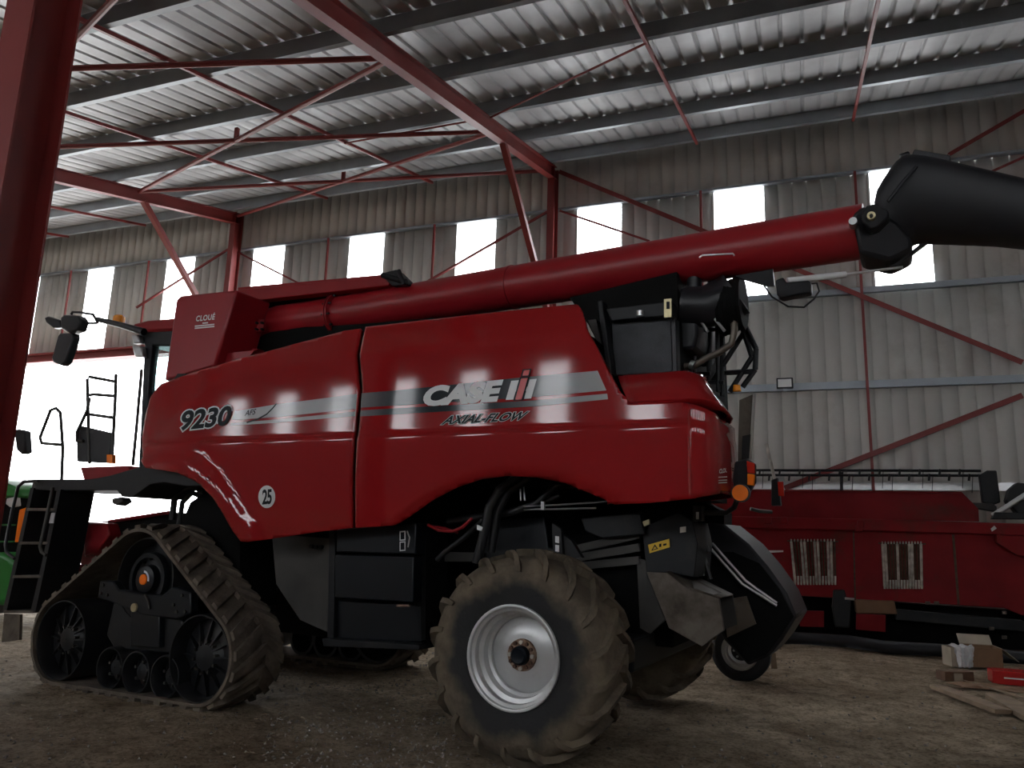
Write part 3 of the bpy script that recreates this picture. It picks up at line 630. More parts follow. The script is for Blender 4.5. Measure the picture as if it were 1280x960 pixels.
# knuckle of the spout
kz = 5.62
kb = [(1064, 268), (1078, 256), (1100, 262), (1124, 278), (1140, 298), (1141, 312), (1126, 320), (1112, 326), (1092, 321), (1074, 317), (1071, 300), (1068, 285)]
kk = MC(); fr = [PZ(x, y, kz - 0.12) for x, y in kb]; kk.prism(fr, (0, 0.36, 0)); kk.build('spout_knuckle', 'rubber', harv, bev=0.03)
kp = [(1076, 268), (1083, 257), (1092, 254), (1110, 262), (1112, 270), (1098, 284), (1088, 287), (1078, 277)]
MC().prism([PZ(x, y, kz - 0.22) for x, y in kp], (0, 0.12, 0)).build('knuckle_plate', 'plastic', harv, bev=0.012)
c = PZ(1089, 269, kz - 0.25); MC().tube([c, (c[0], c[1] + 0.05, c[2])], 0.028, 16).build('knuckle_bushing', 'brass', harv)
c = PZ(1089, 269, kz - 0.27); MC().tube([c, (c[0], c[1] + 0.04, c[2])], 0.012, 12).build('knuckle_bolt', 'black', harv)
c = PZ(1066, 276, kz - 0.2); MC().tube([c, (c[0], c[1] + 0.1, c[2])], 0.028, 12).build('knuckle_pin', 'silver', harv)
# black rubber spout: loft of rounded sections
def sect(top, bot, z, wid, n=20, e=0.75):
    a = np.array(PZ(*top, z)); b = np.array(PZ(*bot, z)); c0 = (a + b) / 2; h = (a - b) / 2; out = []
    for k in range(n):
        t = 2 * PI * k / n; cx = math.copysign(abs(math.cos(t)) ** e, math.cos(t)); sy = math.copysign(abs(math.sin(t)) ** e, math.sin(t))
        out.append(tuple(c0 + h * sy + np.array([0, 1.0, 0]) * wid * cx))
    return out
secs = [sect((1086, 256), (1112, 332), 5.72, 0.24), sect((1104, 228), (1136, 312), 5.72, 0.25), sect((1120, 204), (1142, 303), 5.7, 0.25), sect((1134, 196), (1150, 302), 5.68, 0.25),
        sect((1160, 200), (1175, 303), 5.62, 0.245), sect((1210, 212), (1215, 304), 5.52, 0.24), sect((1280, 228), (1280, 306), 5.38, 0.22), sect((1420, 262), (1400, 330), 5.1, 0.20), sect((1500, 300), (1455, 372), 4.95, 0.19)]
sp = MC(); P_ = [p for s_ in secs for p in s_]; n = 20
sp.add(P_, [(i * n + k, i * n + (k + 1) % n, (i + 1) * n + (k + 1) % n, (i + 1) * n + k) for i in range(len(secs) - 1) for k in range(n)] + [tuple(range(n)), tuple((len(secs) - 1) * n + k for k in range(n))])
sp.build('rubber_spout', 'rubber', harv, smooth=60, sub=1)
fd = MC(); z = 5.42
fd.tube([PZ(1146, 208, z), PZ(1128, 228, z), PZ(1110, 252, z)], 0.012, 6); fd.tube([PZ(1172, 250, z + .02), PZ(1200, 249, z - .02), PZ(1280, 254, z - .2)], 0.014, 6)
fd.build('spout_seam', 'rubber', harv)
cp = MC(); cp.prism([PZ(1138, 197, 5.6), PZ(1143, 186, 5.6), PZ(1188, 194, 5.5), PZ(1189, 206, 5.5), PZ(1180, 208, 5.5), PZ(1145, 203, 5.6)], (0, 0.4, 0)); cp.tube([PZ(1125, 196, 5.6), PZ(1136, 192, 5.6)], 0.02, 8)
cp.build('spout_collar', 'rubber', harv, bev=0.012)
# linkage and electric actuator under the tube
z = 5.55
MC().tube([PZ(984, 351, z), PZ(1057, 343, z)], 0.024, 12).build('actuator_tube', 'white', harv)
MC().tube([PZ(1057, 343, z), PZ(1128, 334, z)], 0.011, 10).build('actuator_rod', 'silver', harv)
ac = MC(); ac.prism([PZ(969, 350, z - .04), PZ(979, 346, z - .04), PZ(983, 353, z - .04), PZ(1011, 350, z - .04), PZ(1014, 353, z - .04), PZ(1014, 365, z - .04), PZ(976, 373, z - .04), PZ(971, 368, z - .04)], (0, 0.1, 0)); ac.build('actuator_motor', 'plastic', harv, bev=0.012)
MC().tube([PZ(1012, 355, z), PZ(1021, 354, z), PZ(1024, 364, z), PZ(1017, 374, z), PZ(1005, 384, z), PZ(985, 383, z), PZ(965, 371, z), PZ(955, 357, z)], 0.007, 8).build('actuator_cable', 'hose', harv, smooth=60)
br = MC(); br.prism([PZ(918, 345, z), PZ(966, 336, z), PZ(968, 357, z), PZ(958, 357, z), PZ(930, 349, z)], (0, 0.03, 0)); br.build('actuator_bracket', 'plastic', harv)
MC().prism([PZ(1112, 332, z), PZ(1120, 333, z), PZ(1160, 303, z), PZ(1150, 305, z), PZ(1120, 329, z)], (0, 0.04, 0)).build('spout_lever', 'plastic', harv)

# ---- engine bay behind the tank
def plate(name, pts, v, th, m, bev=0.0, parent=None): return MC().prism([PV(x, y, v) for x, y in pts], (0, th, 0)).build(name, m, parent or harv, bev=bev)
plate('engine_frame', [(712, 372), (846, 340), (850, 470), (770, 474), (735, 405)], 5.85, 1.8, 'void')
plate('radiator_screen', [(765, 404), (838, 398), (840, 466), (768, 468)], 5.78, 0.06, 'radiator')
plate('radiator_frame', [(838, 396), (845, 398), (847, 468), (840, 468)], 5.72, 0.1, 'plastic', 0.01)
plate('radiator_post', [(746, 376), (753, 375), (765, 468), (757, 458)], 5.65, 0.12, 'black', 0.01)
plate('screen_rail', [(757, 386), (840, 376), (840, 394), (764, 401)], 5.70, 0.15, 'black', 0.008)
plate('radiator_side', [(735, 400), (745, 399), (752, 430), (745, 425)], 5.7, 0.1, 'grey')
c = PV(800, 392, 5.68); MC().tube([(c[0], c[1], c[2] - .02), (c[0], c[1], c[2] + .02)], 0.03, 14).build('screen_knob', 'silver', harv)
plate('label_plate', [(830, 374), (839, 373), (839, 396), (830, 397)], 5.62, 0.02, 'brass')
plate('label_hole', [(833, 377), (837, 377), (837, 386), (833, 386)], 5.615, 0.01, 'ink')
plate('air_box', [(845, 360), (870, 357), (872, 418), (868, 436), (850, 438)], 5.95, 0.7, 'plastic', 0.03)
MC().tube([PV(856, 383, 6.0), PV(880, 384, 6.0), PV(905, 376, 6.1), PV(920, 366, 6.1)], [0.16, 0.17, 0.19, 0.2], 24).build('exhaust_duct', 'plastic', harv, smooth=50)
rl = MC()
for k in range(6): q = PV(896 + 5 * k, 379 - 2 * k, 5.9); rl.tube([(q[0] - 0.015, 6.1, q[2]), (q[0] + 0.015, 6.1, q[2])], 0.215, 24)
rl.build('duct_ribs', 'void', harv)
MC().tube([PV(868, 340, 6.0), PV(868, 375, 6.0)], 0.06, 16).build('duct_stack', 'plastic', harv)
MC().tube([PV(892, 350, 6.1), PV(893, 368, 6.1)], 0.05, 16).build('filler_neck', 'plastic', harv)
ex = [PV(852, 458, 6.0), PV(868, 457, 6.0), PV(880, 449, 6.0), PV(898, 441, 6.0), PV(914, 430, 6.0), PV(918, 414, 6.0), PV(917, 384, 6.0)]
MC().tube(ex, 0.028, 12).build('coolant_pipe', 'greymetal', harv, smooth=60)
MC().tube([PV(863, 455, 5.97), PV(868, 457, 5.97)], 0.036, 12).build('pipe_clamp', 'silver', harv)
def frame_bars(name, lines, v, r, m='black'):
    for a, b in lines: MC().tube([PV(*a, v), PV(*b, v)], r, 8).build(name, m, harv)
# upright guard frame beside the rear ladder
frame_bars('guard_bar', [((888, 384), (886, 490)), ((902, 380), (903, 495)), ((919, 382), (945, 436)), ((945, 436), (944, 462)), ((944, 462), (928, 484)), ((926, 404), (940, 446)), ((940, 446), (912, 490)), ((906, 466), (942, 464)), ((932, 412), (890, 478))], 6.35, 0.022)
frame_bars('guard_bar', [((872, 413), (932, 410)), ((896, 390), (898, 490)), ((862, 468), (888, 467)), ((858, 440), (860, 470)), ((868, 438), (869, 476)), ((872, 478), (905, 478))], 6.2, 0.018)
frame_bars('wiring', [((838, 392), (864, 391)), ((864, 391), (882, 402)), ((890, 394), (906, 414)), ((875, 400), (885, 415))], 5.95, 0.012, 'silver')
bb = MC(); q = PV(921, 486, 6.3); bb.tube([(q[0], q[1], q[2] - 0.02), (q[0], q[1], q[2] + 0.03)], [0.035, 0.028], 14); o = bb.build('rear_beacon', 'amber', harv)

# ---- rear lamp bracket
def zp(name, pts, z, th, m, bev=0.0, dv=(0, 1, 0)): return MC().prism([PZ(x, y, z) for x, y in pts], tuple(np.array(dv) * th)).build(name, m, harv, bev=bev)
zp('rear_board', [(924, 500), (943, 492), (937, 572), (922, 578)], 5.6, 0.03, 'greymetal', 0.004)
zp('rear_board_edge', [(941, 492), (943.5, 492), (938.5, 573), (936, 574)], 5.58, 0.05, 'silver')
zp('rear_board_lower', [(928, 545), (938, 543), (936, 573), (927, 575)], 5.57, 0.02, 'black')
zp('lamp_housing', [(918, 577), (934, 573), (945, 580), (945, 603), (934, 623), (920, 624), (915, 600)], 5.5, 0.03, 'plastic', 0.015)
zp('tail_lamp', [(933, 576), (943, 579), (943, 592), (934, 591)], 5.47, 0.05, 'redlens', 0.004)
zp('turn_lamp', [(934, 592), (943, 593), (942, 607), (934, 606)], 5.47, 0.05, 'orange', 0.004)
c = PZ(925, 616, 5.42); MC().tube([c, (c[0], c[1] + 0.05, c[2])], 0.056, 24).build('round_reflector', 'orange', harv)
MC().tube([(c[0], c[1] + 0.01, c[2]), (c[0], c[1] + 0.06, c[2])], 0.064, 24).build('reflector_ring', 'plastic', harv)
MC().tube([PZ(921, 625, 5.9), PZ(918, 634, 5.9), PZ(908, 641, 5.95), PZ(880, 641, 6.0)], 0.02, 10).build('lamp_arm', 'grey', harv, smooth=60)
zp('lamp_housing', [(964, 600), (972, 597), (976, 632), (964, 632)], 8.6, 0.1, 'plastic', 0.01)
zp('tail_lamp', [(972, 602), (979, 602), (980, 620), (973, 620)], 8.58, 0.05, 'redlens', 0.004)
MC().tube([PZ(968, 598, 8.6), PZ(958, 555, 8.6)], 0.018, 8).build('side_marker_rod', 'springw', harv)
MC().tube([PZ(965, 640, 8.6), PZ(950, 639, 8.6), PZ(938, 636, 8.6)], 0.02, 8).build('lamp_arm', 'grey', harv)
# sticker on the rear hood
ss = MC(); uu = u_e + 0.168
def PQ(px, py, off): q = PU(px, py, uu); return q
text_part('dealer_sticker', 'CLOUÉ', [(899, 592), (911, 590), (911, 583), (899.5, 585)], 'white', harv, PQ, 0, 0.03)
for a in (596, 600, 603): ss.add([PQ(898, a, 0), PQ(909, a - 0.6, 0), PQ(909, a + 0.6, 0), PQ(898, a + 1.2, 0)], [(0, 1, 2, 3)])
ss.build('dealer_sticker_lines', 'white', harv)

# ---- big rear tyres and rims
def build_wheel(u, v, w_, mirror=1, Rr=0.755, tilt=0):
    T = lambda a, b, c: C(u + a, v + mirror * b, w_ + c)
    r0 = 0.355
    tyre = MB(T); W = 0.62
    prof = [(0.035, r0 + 0.005), (0.03, r0 + 0.03), (0.012, 0.43), (0.0, 0.50), (0.0, 0.57), (0.018, 0.635), (0.05, 0.675), (0.10, 0.70), (W / 2, 0.712), (W - 0.10, 0.70), (W - 0.05, 0.675), (W - 0.018, 0.635), (W, 0.57), (W, 0.5), (W - 0.012, 0.43), (W - 0.03, r0 + 0.03), (W - 0.035, r0 + 0.005)]
    tyre.lathe((0, 0, 0), prof, 72)
    # lugs
    cur = [(0.006, 0.60), (0.018, 0.638), (0.05, 0.678), (0.12, 0.702), (0.21, 0.710), (0.34, 0.712)]
    NL = 18
    for side in (0, 1):
        for k in range(NL):
            base = 2 * PI * (k + 0.5 * side) / NL + 0.1; pts = []; nn = len(cur)
            for i, (b, r) in enumerate(cur):
                th = base + (0.0, 0.02, 0.07, 0.17, 0.27, 0.38)[i]
                hh = (0.012, 0.034, 0.048, 0.05, 0.05, 0.05)[i]; hw = (0.016, 0.021, 0.022, 0.022, 0.022, 0.024)[i] / r * 0.95
                # outward normal in (b, r)
                b0, r_0 = cur[max(0, i - 1)]; b1, r1 = cur[min(nn - 1, i + 1)]; tb, tr = b1 - b0, r1 - r_0; l = math.hypot(tb, tr); nb, nr = -tr / l, tb / l
                bb_ = b if side == 0 else W - b
                def pt(dr, da):
                    B = b + nb * dr; rr = r + nr * dr; B = B if side == 0 else W - B; return (rr * math.cos(th + da), B, rr * math.sin(th + da))
                pts += [pt(-0.02, -hw * 1.35), pt(hh, -hw), pt(hh, hw), pt(-0.02, hw * 1.35)]
            fs = [(4 * i + j, 4 * i + (j + 1) % 4, 4 * i + 4 + (j + 1) % 4, 4 * i + 4 + j) for i in range(nn - 1) for j in range(4)] + [(0, 1, 2, 3), tuple(4 * (nn - 1) + j for j in range(4))]
            tyre.add(pts, fs)
    return T, tyre, r0, W
def tyre_mat(cx, cz):
    m = mat('dusty_tyre_rubber', (0.10, 0.078, 0.055), 0.85, 0, 0.2, 5, 0.3, 45, dirt=(0.16, 0.125, 0.085), dscale=5, damt=0.6); nt = m.node_tree; N = nt.nodes; L = nt.links
    p = N['Principled BSDF']; src = p.inputs['Base Color'].links[0].from_socket
    # the inner ring of the sidewall is wiped clean black rubber, the outer ring is caked with dust
    tc = N.new('ShaderNodeTexCoord'); vm = N.new('ShaderNodeVectorMath'); vm.operation = 'DISTANCE'; L.new(tc.outputs['Object'], vm.inputs[0]); vm.inputs[1].default_value = (cx[0], cx[1], cx[2])
    no = N.new('ShaderNodeTexNoise'); no.inputs['Scale'].default_value = 4; no.inputs['Detail'].default_value = 6; L.new(tc.outputs['Object'], no.inputs['Vector'])
    ad = N.new('ShaderNodeMath'); ad.operation = 'MULTIPLY_ADD'; ad.inputs[1].default_value = 0.34; L.new(no.outputs['Fac'], ad.inputs[0]); L.new(vm.outputs['Value'], ad.inputs[2])
    mr = N.new('ShaderNodeMapRange'); mr.inputs['From Min'].default_value = 0.65; mr.inputs['From Max'].default_value = 0.76; L.new(ad.outputs[0], mr.inputs['Value'])
    mx = N.new('ShaderNodeMix'); mx.data_type = 'RGBA'; mx.inputs['A'].default_value = (0.02, 0.02, 0.021, 1); L.new(mr.outputs[0], mx.inputs['Factor']); L.new(src, mx.inputs['B']); L.new(mx.outputs['Result'], p.inputs['Base Color'])
    return m
WU, WV, WH = -2.60, 5.12, 0.735
for vv, mir in ((WV, 1), (8.45, -1)):
    T, ty, r0, W = build_wheel(WU, vv, WH, mir)
    cc = C(WU, vv, WH) - HV
    to = ty.build('tyre', tyre_mat(cc, 0), harv, smooth=40)
    MB(T).lathe((0, 0, 0), [(0.03, r0 + 0.014), (0.008, r0 + 0.012), (0.004, r0 + 0.002), (0.01, r0 - 0.010), (0.035, r0 - 0.013), (0.045, r0 - 0.034), (0.085, r0 - 0.036), (0.095, r0 - 0.026), (0.115, r0 - 0.03), (0.125, r0 - 0.062), (0.19, r0 - 0.066), (0.20, r0 - 0.086), (0.26, r0 - 0.09), (0.27, r0 - 0.08), (0.5, r0 - 0.06), (W - 0.02, r0)], 64).build('rim', 'rim', harv, smooth=50)
    MB(T).lathe((0, 0, 0), [(0.235, r0 - 0.085), (0.225, r0 - 0.10), (0.195, 0.17), (0.19, 0.14), (0.19, 0.02)], 64).build('rim_disc', 'rim', harv, smooth=30)
    MB(T).lathe((0, 0, 0), [(0.23, r0 - 0.078), (0.222, r0 - 0.088)], 64).build('rim_gap', 'ink', harv)
    hb = MB(T).lathe((0, 0, 0), [(0.19, 0.115), (0.165, 0.112), (0.165, 0.07), (0.20, 0.07)], 32).build('hub', 'rust', harv)
    MB(T).lathe((0, 0, 0), [(0.17, 0.07), (0.12, 0.065), (0.105, 0.05), (0.115, 0.02), (0.115, 0.0)], 32).build('hub_cap', 'ink', harv)
    for k in range(12):
        an = 2 * PI * k / 12; a, c = 0.092 * math.cos(an), 0.092 * math.sin(an)
        MB(T).tube([(a, 0.17, c), (a, 0.145, c)], 0.015, 6).build('wheel_nut', 'springd' if k % 3 else 'springw', hb)

# ---- front track unit
TV0, TW = 5.10, 0.62
def track_unit(v0, mir):
    T = lambda u, v, w_: C(u, v0 + mir * v, w_)
    circ = [(-7.68, 0.435, 0.44), (-6.66, 1.08, 0.47), (-5.70, 0.445, 0.42)]
    # belt centre line = convex hull of three circles, walked clockwise
    pts = []
    for (x, z, r) in circ:
        for k in range(96): a = 2 * PI * k / 96; pts.append((x + r * math.cos(a), z + r * math.sin(a)))
    pts = sorted(set(pts))
    def half(P):
        h = []
        for p in P:
            while len(h) > 1 and (h[-1][0] - h[-2][0]) * (p[1] - h[-2][1]) - (h[-1][1] - h[-2][1]) * (p[0] - h[-2][0]) <= 0: h.pop()
            h.append(p)
        return h
    hull = half(pts)[:-1] + half(pts[::-1])[:-1]
    # resample evenly
    Pn = [np.array(p) for p in hull]; Pn.append(Pn[0]); seg = [np.linalg.norm(Pn[i + 1] - Pn[i]) for i in range(len(Pn) - 1)]; cum = np.concatenate([[0], np.cumsum(seg)]); tot = cum[-1]
    xs = np.array([p[0] for p in Pn]); zs = np.array([p[1] for p in Pn])
    def at(s_): s_ %= tot; return np.array([np.interp(s_, cum, xs), np.interp(s_, cum, zs)])
    def nrm(s_): d = at(s_ + 0.03) - at(s_ - 0.03); d /= np.linalg.norm(d); return np.array([d[1], -d[0]])
    N_ = 160; belt = MB(T); P = []
    for i in range(N_):
        s_ = tot * i / N_; c = at(s_); n = nrm(s_)
        for off, v in ((0, 0.0), (0.028, 0.0), (0.034, 0.015), (0.034, TW - 0.015), (0.028, TW), (0, TW)): q = c + n * (off - 0.034); P.append((q[0], v, q[1]))
    belt.add(P, [(i * 6 + k, i * 6 + (k + 1) % 6, ((i + 1) % N_) * 6 + (k + 1) % 6, ((i + 1) % N_) * 6 + k) for i in range(N_) for k in range(6)])
    NL = 42; hw = 0.036; hh = 0.045
    for k in range(NL):
        for sd in (0, 1):
            s0 = tot * (k + 0.5 * sd) / NL; pl = []
            for j in range(6):
                t = j / 5; v = (0.02 + t * (TW * 0.56)) if sd == 0 else (TW - 0.02 - t * (TW * 0.40)); sc = s0 + t * 0.20
                for ds, off in ((-hw * 1.25, -0.01), (-hw, hh), (hw, hh), (hw * 1.25, -0.01)):
                    c = at(sc + ds); n = nrm(sc + ds); h_ = off if off < 0 else off * (0.75 if j == 0 else 1); q = c + n * h_; pl.append((q[0], v, q[1]))
            belt.add(pl, [(4 * i + j, 4 * i + (j + 1) % 4, 4 * i + 4 + (j + 1) % 4, 4 * i + 4 + j) for i in range(5) for j in range(4)] + [(0, 1, 2, 3), (20, 21, 22, 23)])
    belt.build('track_belt', 'beltrub', harv, smooth=30)
    def wheel(name, u, w_, r, deep, width, spokes=0, hub=0.12, bolts=8, m='track'):
        rimw = MB(T).lathe((u, 0, w_), [(deep + 0.02, r - 0.02), (deep, r - 0.012), (deep, r), (deep + 0.02, r + 0.004), (deep + width, r + 0.004), (deep + width, r - 0.03), (deep + 0.06, r - 0.035)], 48, close=True).build(name, m, harv, smooth=40)
        MB(T).lathe((u, 0, w_), [(deep + 0.16, r - 0.02), (deep + 0.13, hub * 1.6), (deep + 0.07, hub), (deep + 0.06, 0.005)], 40).build('wheel_disc', m, rimw, smooth=30)
        for k in range(spokes):
            a = 2 * PI * k / spokes; ca, sa = math.cos(a), math.sin(a)
            MB(T).prism([(u + hub * ca, deep + 0.06, w_ + hub * sa), (u + (r - 0.03) * ca, deep + 0.13, w_ + (r - 0.03) * sa), (u + (r - 0.03) * ca, deep + 0.17, w_ + (r - 0.03) * sa), (u + hub * ca, deep + 0.15, w_ + hub * sa)], (-0.012 * sa, 0, 0.012 * ca)).build('spoke', m, rimw)
        for k in range(bolts):
            a = 2 * PI * k / bolts + 0.2; ca, sa = math.cos(a), math.sin(a); rb = hub * 1.25
            MB(T).tube([(u + rb * ca, deep + 0.12, w_ + rb * sa), (u + rb * ca, deep + 0.055, w_ + rb * sa)], 0.014, 6).build('wheel_bolt', 'grey', rimw)
        return rimw
    wheel('track_idler', -7.68, 0.42, 0.385, 0.03, 0.50, 12, 0.11, 10)
    wheel('track_idler', -5.72, 0.43, 0.375, 0.03, 0.50, 12, 0.11, 10)
    for u in (-6.92, -6.545, -6.15): wheel('track_roller', u, 0.225, 0.19, 0.05, 0.44, 5, 0.07, 5, 'track')
    dw = wheel('drive_wheel', -6.67, 1.06, 0.40, 0.13, 0.36, 0, 0.16, 12)
    MB(T).lathe((-6.67, 0, 1.06), [(0.21, 0.26), (0.15, 0.25), (0.15, 0.21), (0.19, 0.20)], 36).build('hub_ring', 'blackbox', dw)
    MB(T).lathe((-6.67, 0, 1.06), [(0.20, 0.14), (0.13, 0.13), (0.12, 0.11), (0.12, 0.0)], 32).build('hub_face', 'blackbox', dw)
    part(MB(T).lathe((-6.67, 0, 1.06), [(0.13, 0.052), (0.108, 0.05), (0.105, 0.0)], 28).build('hub_cap', 'orange', dw), 'orange hub cap')
    ar = []
    for k in range(9): a = R(-10 + 100 * k / 8); ar.append((0.085 * math.cos(a), 0.085 * math.sin(a)))
    for k in range(9): a = R(90 - 100 * k / 8); ar.append((0.065 * math.cos(a), 0.065 * math.sin(a)))
    MB(T).prism([(-6.67 + x, 0.112, 1.06 + z) for x, z in ar], (0, 0.006, 0)).build('hub_label', 'white', dw)
    # undercarriage frame
    fr = MB(T); fr.prism([(-7.25, 0.07, 1.02), (-7.05, 0.07, 1.03), (-6.95, 0.07, 0.95), (-6.6, 0.07, 0.93), (-6.35, 0.07, 0.93), (-6.2, 0.07, 1.02), (-5.95, 0.07, 0.98), (-5.92, 0.07, 0.80), (-6.1, 0.07, 0.73), (-6.6, 0.07, 0.74), (-7.0, 0.07, 0.82), (-7.25, 0.07, 0.85)], (0, 0.09, 0))
    fo = fr.build('track_frame', 'blackbox', harv, bev=0.015)
    for (u, w_) in [(-7.18, 0.98), (-7.2, 0.9), (-7.1, 0.89), (-6.05, 0.95), (-6.1, 0.8), (-5.99, 0.81), (-6.15, 0.86)]:
        MB(T).tube([(u, 0.055, w_), (u, 0.08, w_)], 0.017, 6).build('frame_bolt', 'grey', fo)
    part(MB(T).tube([(-6.68, 0.05, 0.80), (-6.68, 0.08, 0.80)], 0.04, 20).build('pivot_cap', 'brass', fo), 'pale brass pivot cap')
    MB(T).tube([(-6.55, 0.06, 0.93), (-6.5, 0.06, 0.88), (-6.46, 0.06, 0.80)], 0.012, 6).build('grease_pipe', 'grey', fo)
    lo = MB(T); lo.prism([(-7.1, 0.14, 0.82), (-6.3, 0.14, 0.84), (-6.1, 0.14, 0.72), (-6.05, 0.14, 0.42), (-7.0, 0.14, 0.38), (-7.15, 0.14, 0.5)], (0, 0.36, 0)); lo.build('track_beam', 'track', harv, bev=0.02)
    MB(T).prism([(-6.75, 0.08, 0.76), (-6.35, 0.08, 0.78), (-6.3, 0.08, 0.46), (-6.7, 0.08, 0.44)], (0, 0.1, 0)).build('track_bracket', 'blackbox', harv, bev=0.01)
    MB(T).box(-7.3, -6.0, 0.44, 0.60, 0.3, 0.9).build('inner_track_beam', 'void', harv)
track_unit(TV0, 1); track_unit(8.3, -1)
MC().box(-6.85, -6.45, 5.7, 8.15, 0.92, 1.25).build('front_axle', 'void', harv)

# ---- cab
cy0, cy1 = 5.88, 7.75
cabg = [PV(160, 416, 5.85), PV(166, 404.5, 5.85), PV(184, 400, 5.85), PV(222, 396, 5.85), PV(222, 430, 5.85), PV(176, 420, 5.85)]
MC().prism([PV(163, 410, 5.85), PV(167, 404, 5.85), PV(184, 400, 5.85), PV(232, 396, 5.85), PV(232, 412, 5.85), PV(176, 415, 5.85)], (0, 1.95, 0)).build('cab_roof', 'redmatt', harv, bev=0.03)
MC().prism([PV(166, 411, 5.88), PV(176, 413, 5.88), PV(236, 408, 5.88), PV(236, 433, 5.88), PV(180, 432, 5.88), PV(174, 420, 5.88)], (0, 1.88, 0)).build('cab_header_band', 'black', harv, bev=0.02)
for v in (cy0, cy1 - 0.1): MC().prism([PV(180.5, 428, v) if v < 6 else PV(180.5, 428, cy0)[:1] + (v,) + PV(180.5, 428, cy0)[2:], *( [tuple([PV(x, y, cy0)[0], v, PV(x, y, cy0)[2]]) for x, y in [(191, 428), (186, 470), (180.5, 584), (173, 584), (178, 480)]])], (0, 0.1, 0)).build('cab_pillar', 'blackbox', harv, bev=0.012)
g0 = PV(188, 430, 5.93); g1 = PV(180, 580, 5.93)
for v in (5.93, 7.68): MC().add([(g0[0], v, g0[2]), (-6.7, v, g0[2]), (-6.7, v, g1[2]), (g1[0], v, g1[2])], [(0, 1, 2, 3)]).build('cab_window', 'glass', harv)
MC().grid([[(PV(182, 430, cy0)[0] - 0.28 * math.sin(PI * t), cy0 + 0.1 + (cy1 - cy0 - 0.2) * t, w_) for t in np.linspace(0, 1, 11)] for w_ in (PV(174, 582, cy0)[2], 3.0, g0[2])]).build('windshield', 'glass', harv)
MC().box(-6.75, -6.6, 5.9, 7.75, 2.1, 3.9).build('cab_rear_wall', 'void', harv)
st_ = MC(); st_.box(-7.6, -7.1, 6.55, 7.05, 2.5, 2.65).box(-7.2, -7.05, 6.55, 7.05, 2.65, 3.3); st_.build('driver_seat', 'black', harv, bev=0.03)
MC().box(-8.3, -6.6, 5.9, 7.75, 2.03, 2.16).build('cab_floor', 'black', harv)
plate('cab_lamp', [(164, 432), (176, 432), (178, 446), (168, 446)], 5.8, 0.08, 'silver', 0.02)
plate('cab_lamp', [(163, 418), (172, 418), (174, 428), (166, 430)], 5.8, 0.08, 'silver', 0.02)
q = PV(148.5, 402, 6.0); part(MC().tube([(q[0], q[1], q[2] - 0.04), (q[0], q[1], q[2] + 0.06), (q[0], q[1], q[2] + 0.08)], [0.075, 0.07, 0.045], 16).build('beacon', 'amber', harv), 'amber beacon at the cab roof edge')
# mirror arm and mirrors
MC().tube([PV(180, 415, 5.8), PV(150, 406, 5.75), PV(121, 399, 5.7)], [0.045, 0.035, 0.03], 10).build('mirror_arm', 'plastic', harv)
MC().tube([PV(122, 404, 5.68), PV(120, 399, 5.68), PV(116, 393, 5.68), (PV(100, 390.5, 5.68)), PV(91, 390, 5.68), PV(89, 393, 5.68)], 0.016, 8).build('mirror_hoop', 'plastic', harv, smooth=60)
MC().tube([PV(120, 404, 5.68), PV(104, 404, 5.68), PV(98, 412, 5.68)], 0.014, 8).build('mirror_hoop', 'plastic', harv)
plate('mirror_head', [(75, 397), (80, 393), (97, 394), (101, 400), (97, 412), (86, 416), (76, 411)], 5.6, 0.12, 'plastic', 0.02)
plate('upper_mirror', [(55, 397), (60, 395), (74, 400), (76, 409), (66, 410), (57, 403)], 5.62, 0.08, 'plastic', 0.015)
plate('large_mirror', [(72, 419), (75, 416), (90, 416), (92, 420), (81, 453), (76, 457), (66, 453), (64, 448)], 5.6, 0.1, 'plastic', 0.02)
# platform, ladder and rails
plate('platform', [(41, 599), (112, 599), (135, 595), (180, 582), (222, 587), (248, 597), (256, 607), (233, 608), (205, 603), (187, 606), (166, 621), (152, 621), (146, 613), (91, 613), (75, 614), (44, 612)], 5.32, 0.62, 'black', 0.008)
plate('cab_step_box', [(100, 584), (160, 582), (168, 602), (106, 604)], 5.5, 0.4, 'redmatt', 0.01)
plate('step_guard', [(95, 545), (100, 532), (139, 541), (136, 579), (96, 577)], 5.45, 0.05, 'plastic', 0.01)
part(plate('side_lamp', [(133, 568), (140, 568), (140, 579), (133, 579)], 5.4, 0.05, 'orange', 0.005), 'orange side lamp')
plate('work_lamp', [(139, 623), (150, 621), (154, 627), (146, 632), (140, 630)], 5.3, 0.12, 'grey', 0.015)
plate('ladder_panel', [(42, 600), (75, 600), (92, 614), (92, 625), (80, 662), (67, 748), (40, 752), (10, 756), (16, 720), (33, 637)], 5.75, 0.04, 'black')
for nm, pl, v in (('ladder_side', [(71, 612), (76, 612), (58, 700), (44, 765), (38, 765), (53, 700)], 5.28), ('ladder_side', [(38, 610), (42, 610), (25, 690), (8, 765), (3, 765), (20, 690)], 5.3)): plate(nm, pl, v, 0.4, 'black')
for i, (x0, x1, y) in enumerate(((34, 69, 635), (25, 60, 677), (16, 52, 719), (5, 42, 763))):
    plate('ladder_step', [(x0, y), (x1, y), (x1 - 1, y + 3.5), (x0 - 1, y + 3.5)], 5.28, 0.42, 'greymetal', 0.003)
plate('ladder_foot', [(5, 767), (25, 768), (24, 800), (2, 803)], 5.3, 0.03, 'greymetal')
MC().tube([PV(x, y, 5.25) for x, y in ((48, 601), (30, 602), (23, 608), (15, 640), (7, 680), (8, 690), (18, 698))], 0.018, 8).build('ladder_rail', 'plastic', harv, smooth=60)
MC().tube([PV(x, y, 5.22) for x, y in ((66, 609), (58, 648), (50, 683), (52, 690), (58, 694))], 0.018, 8).build('ladder_rail', 'grey', harv, smooth=60)
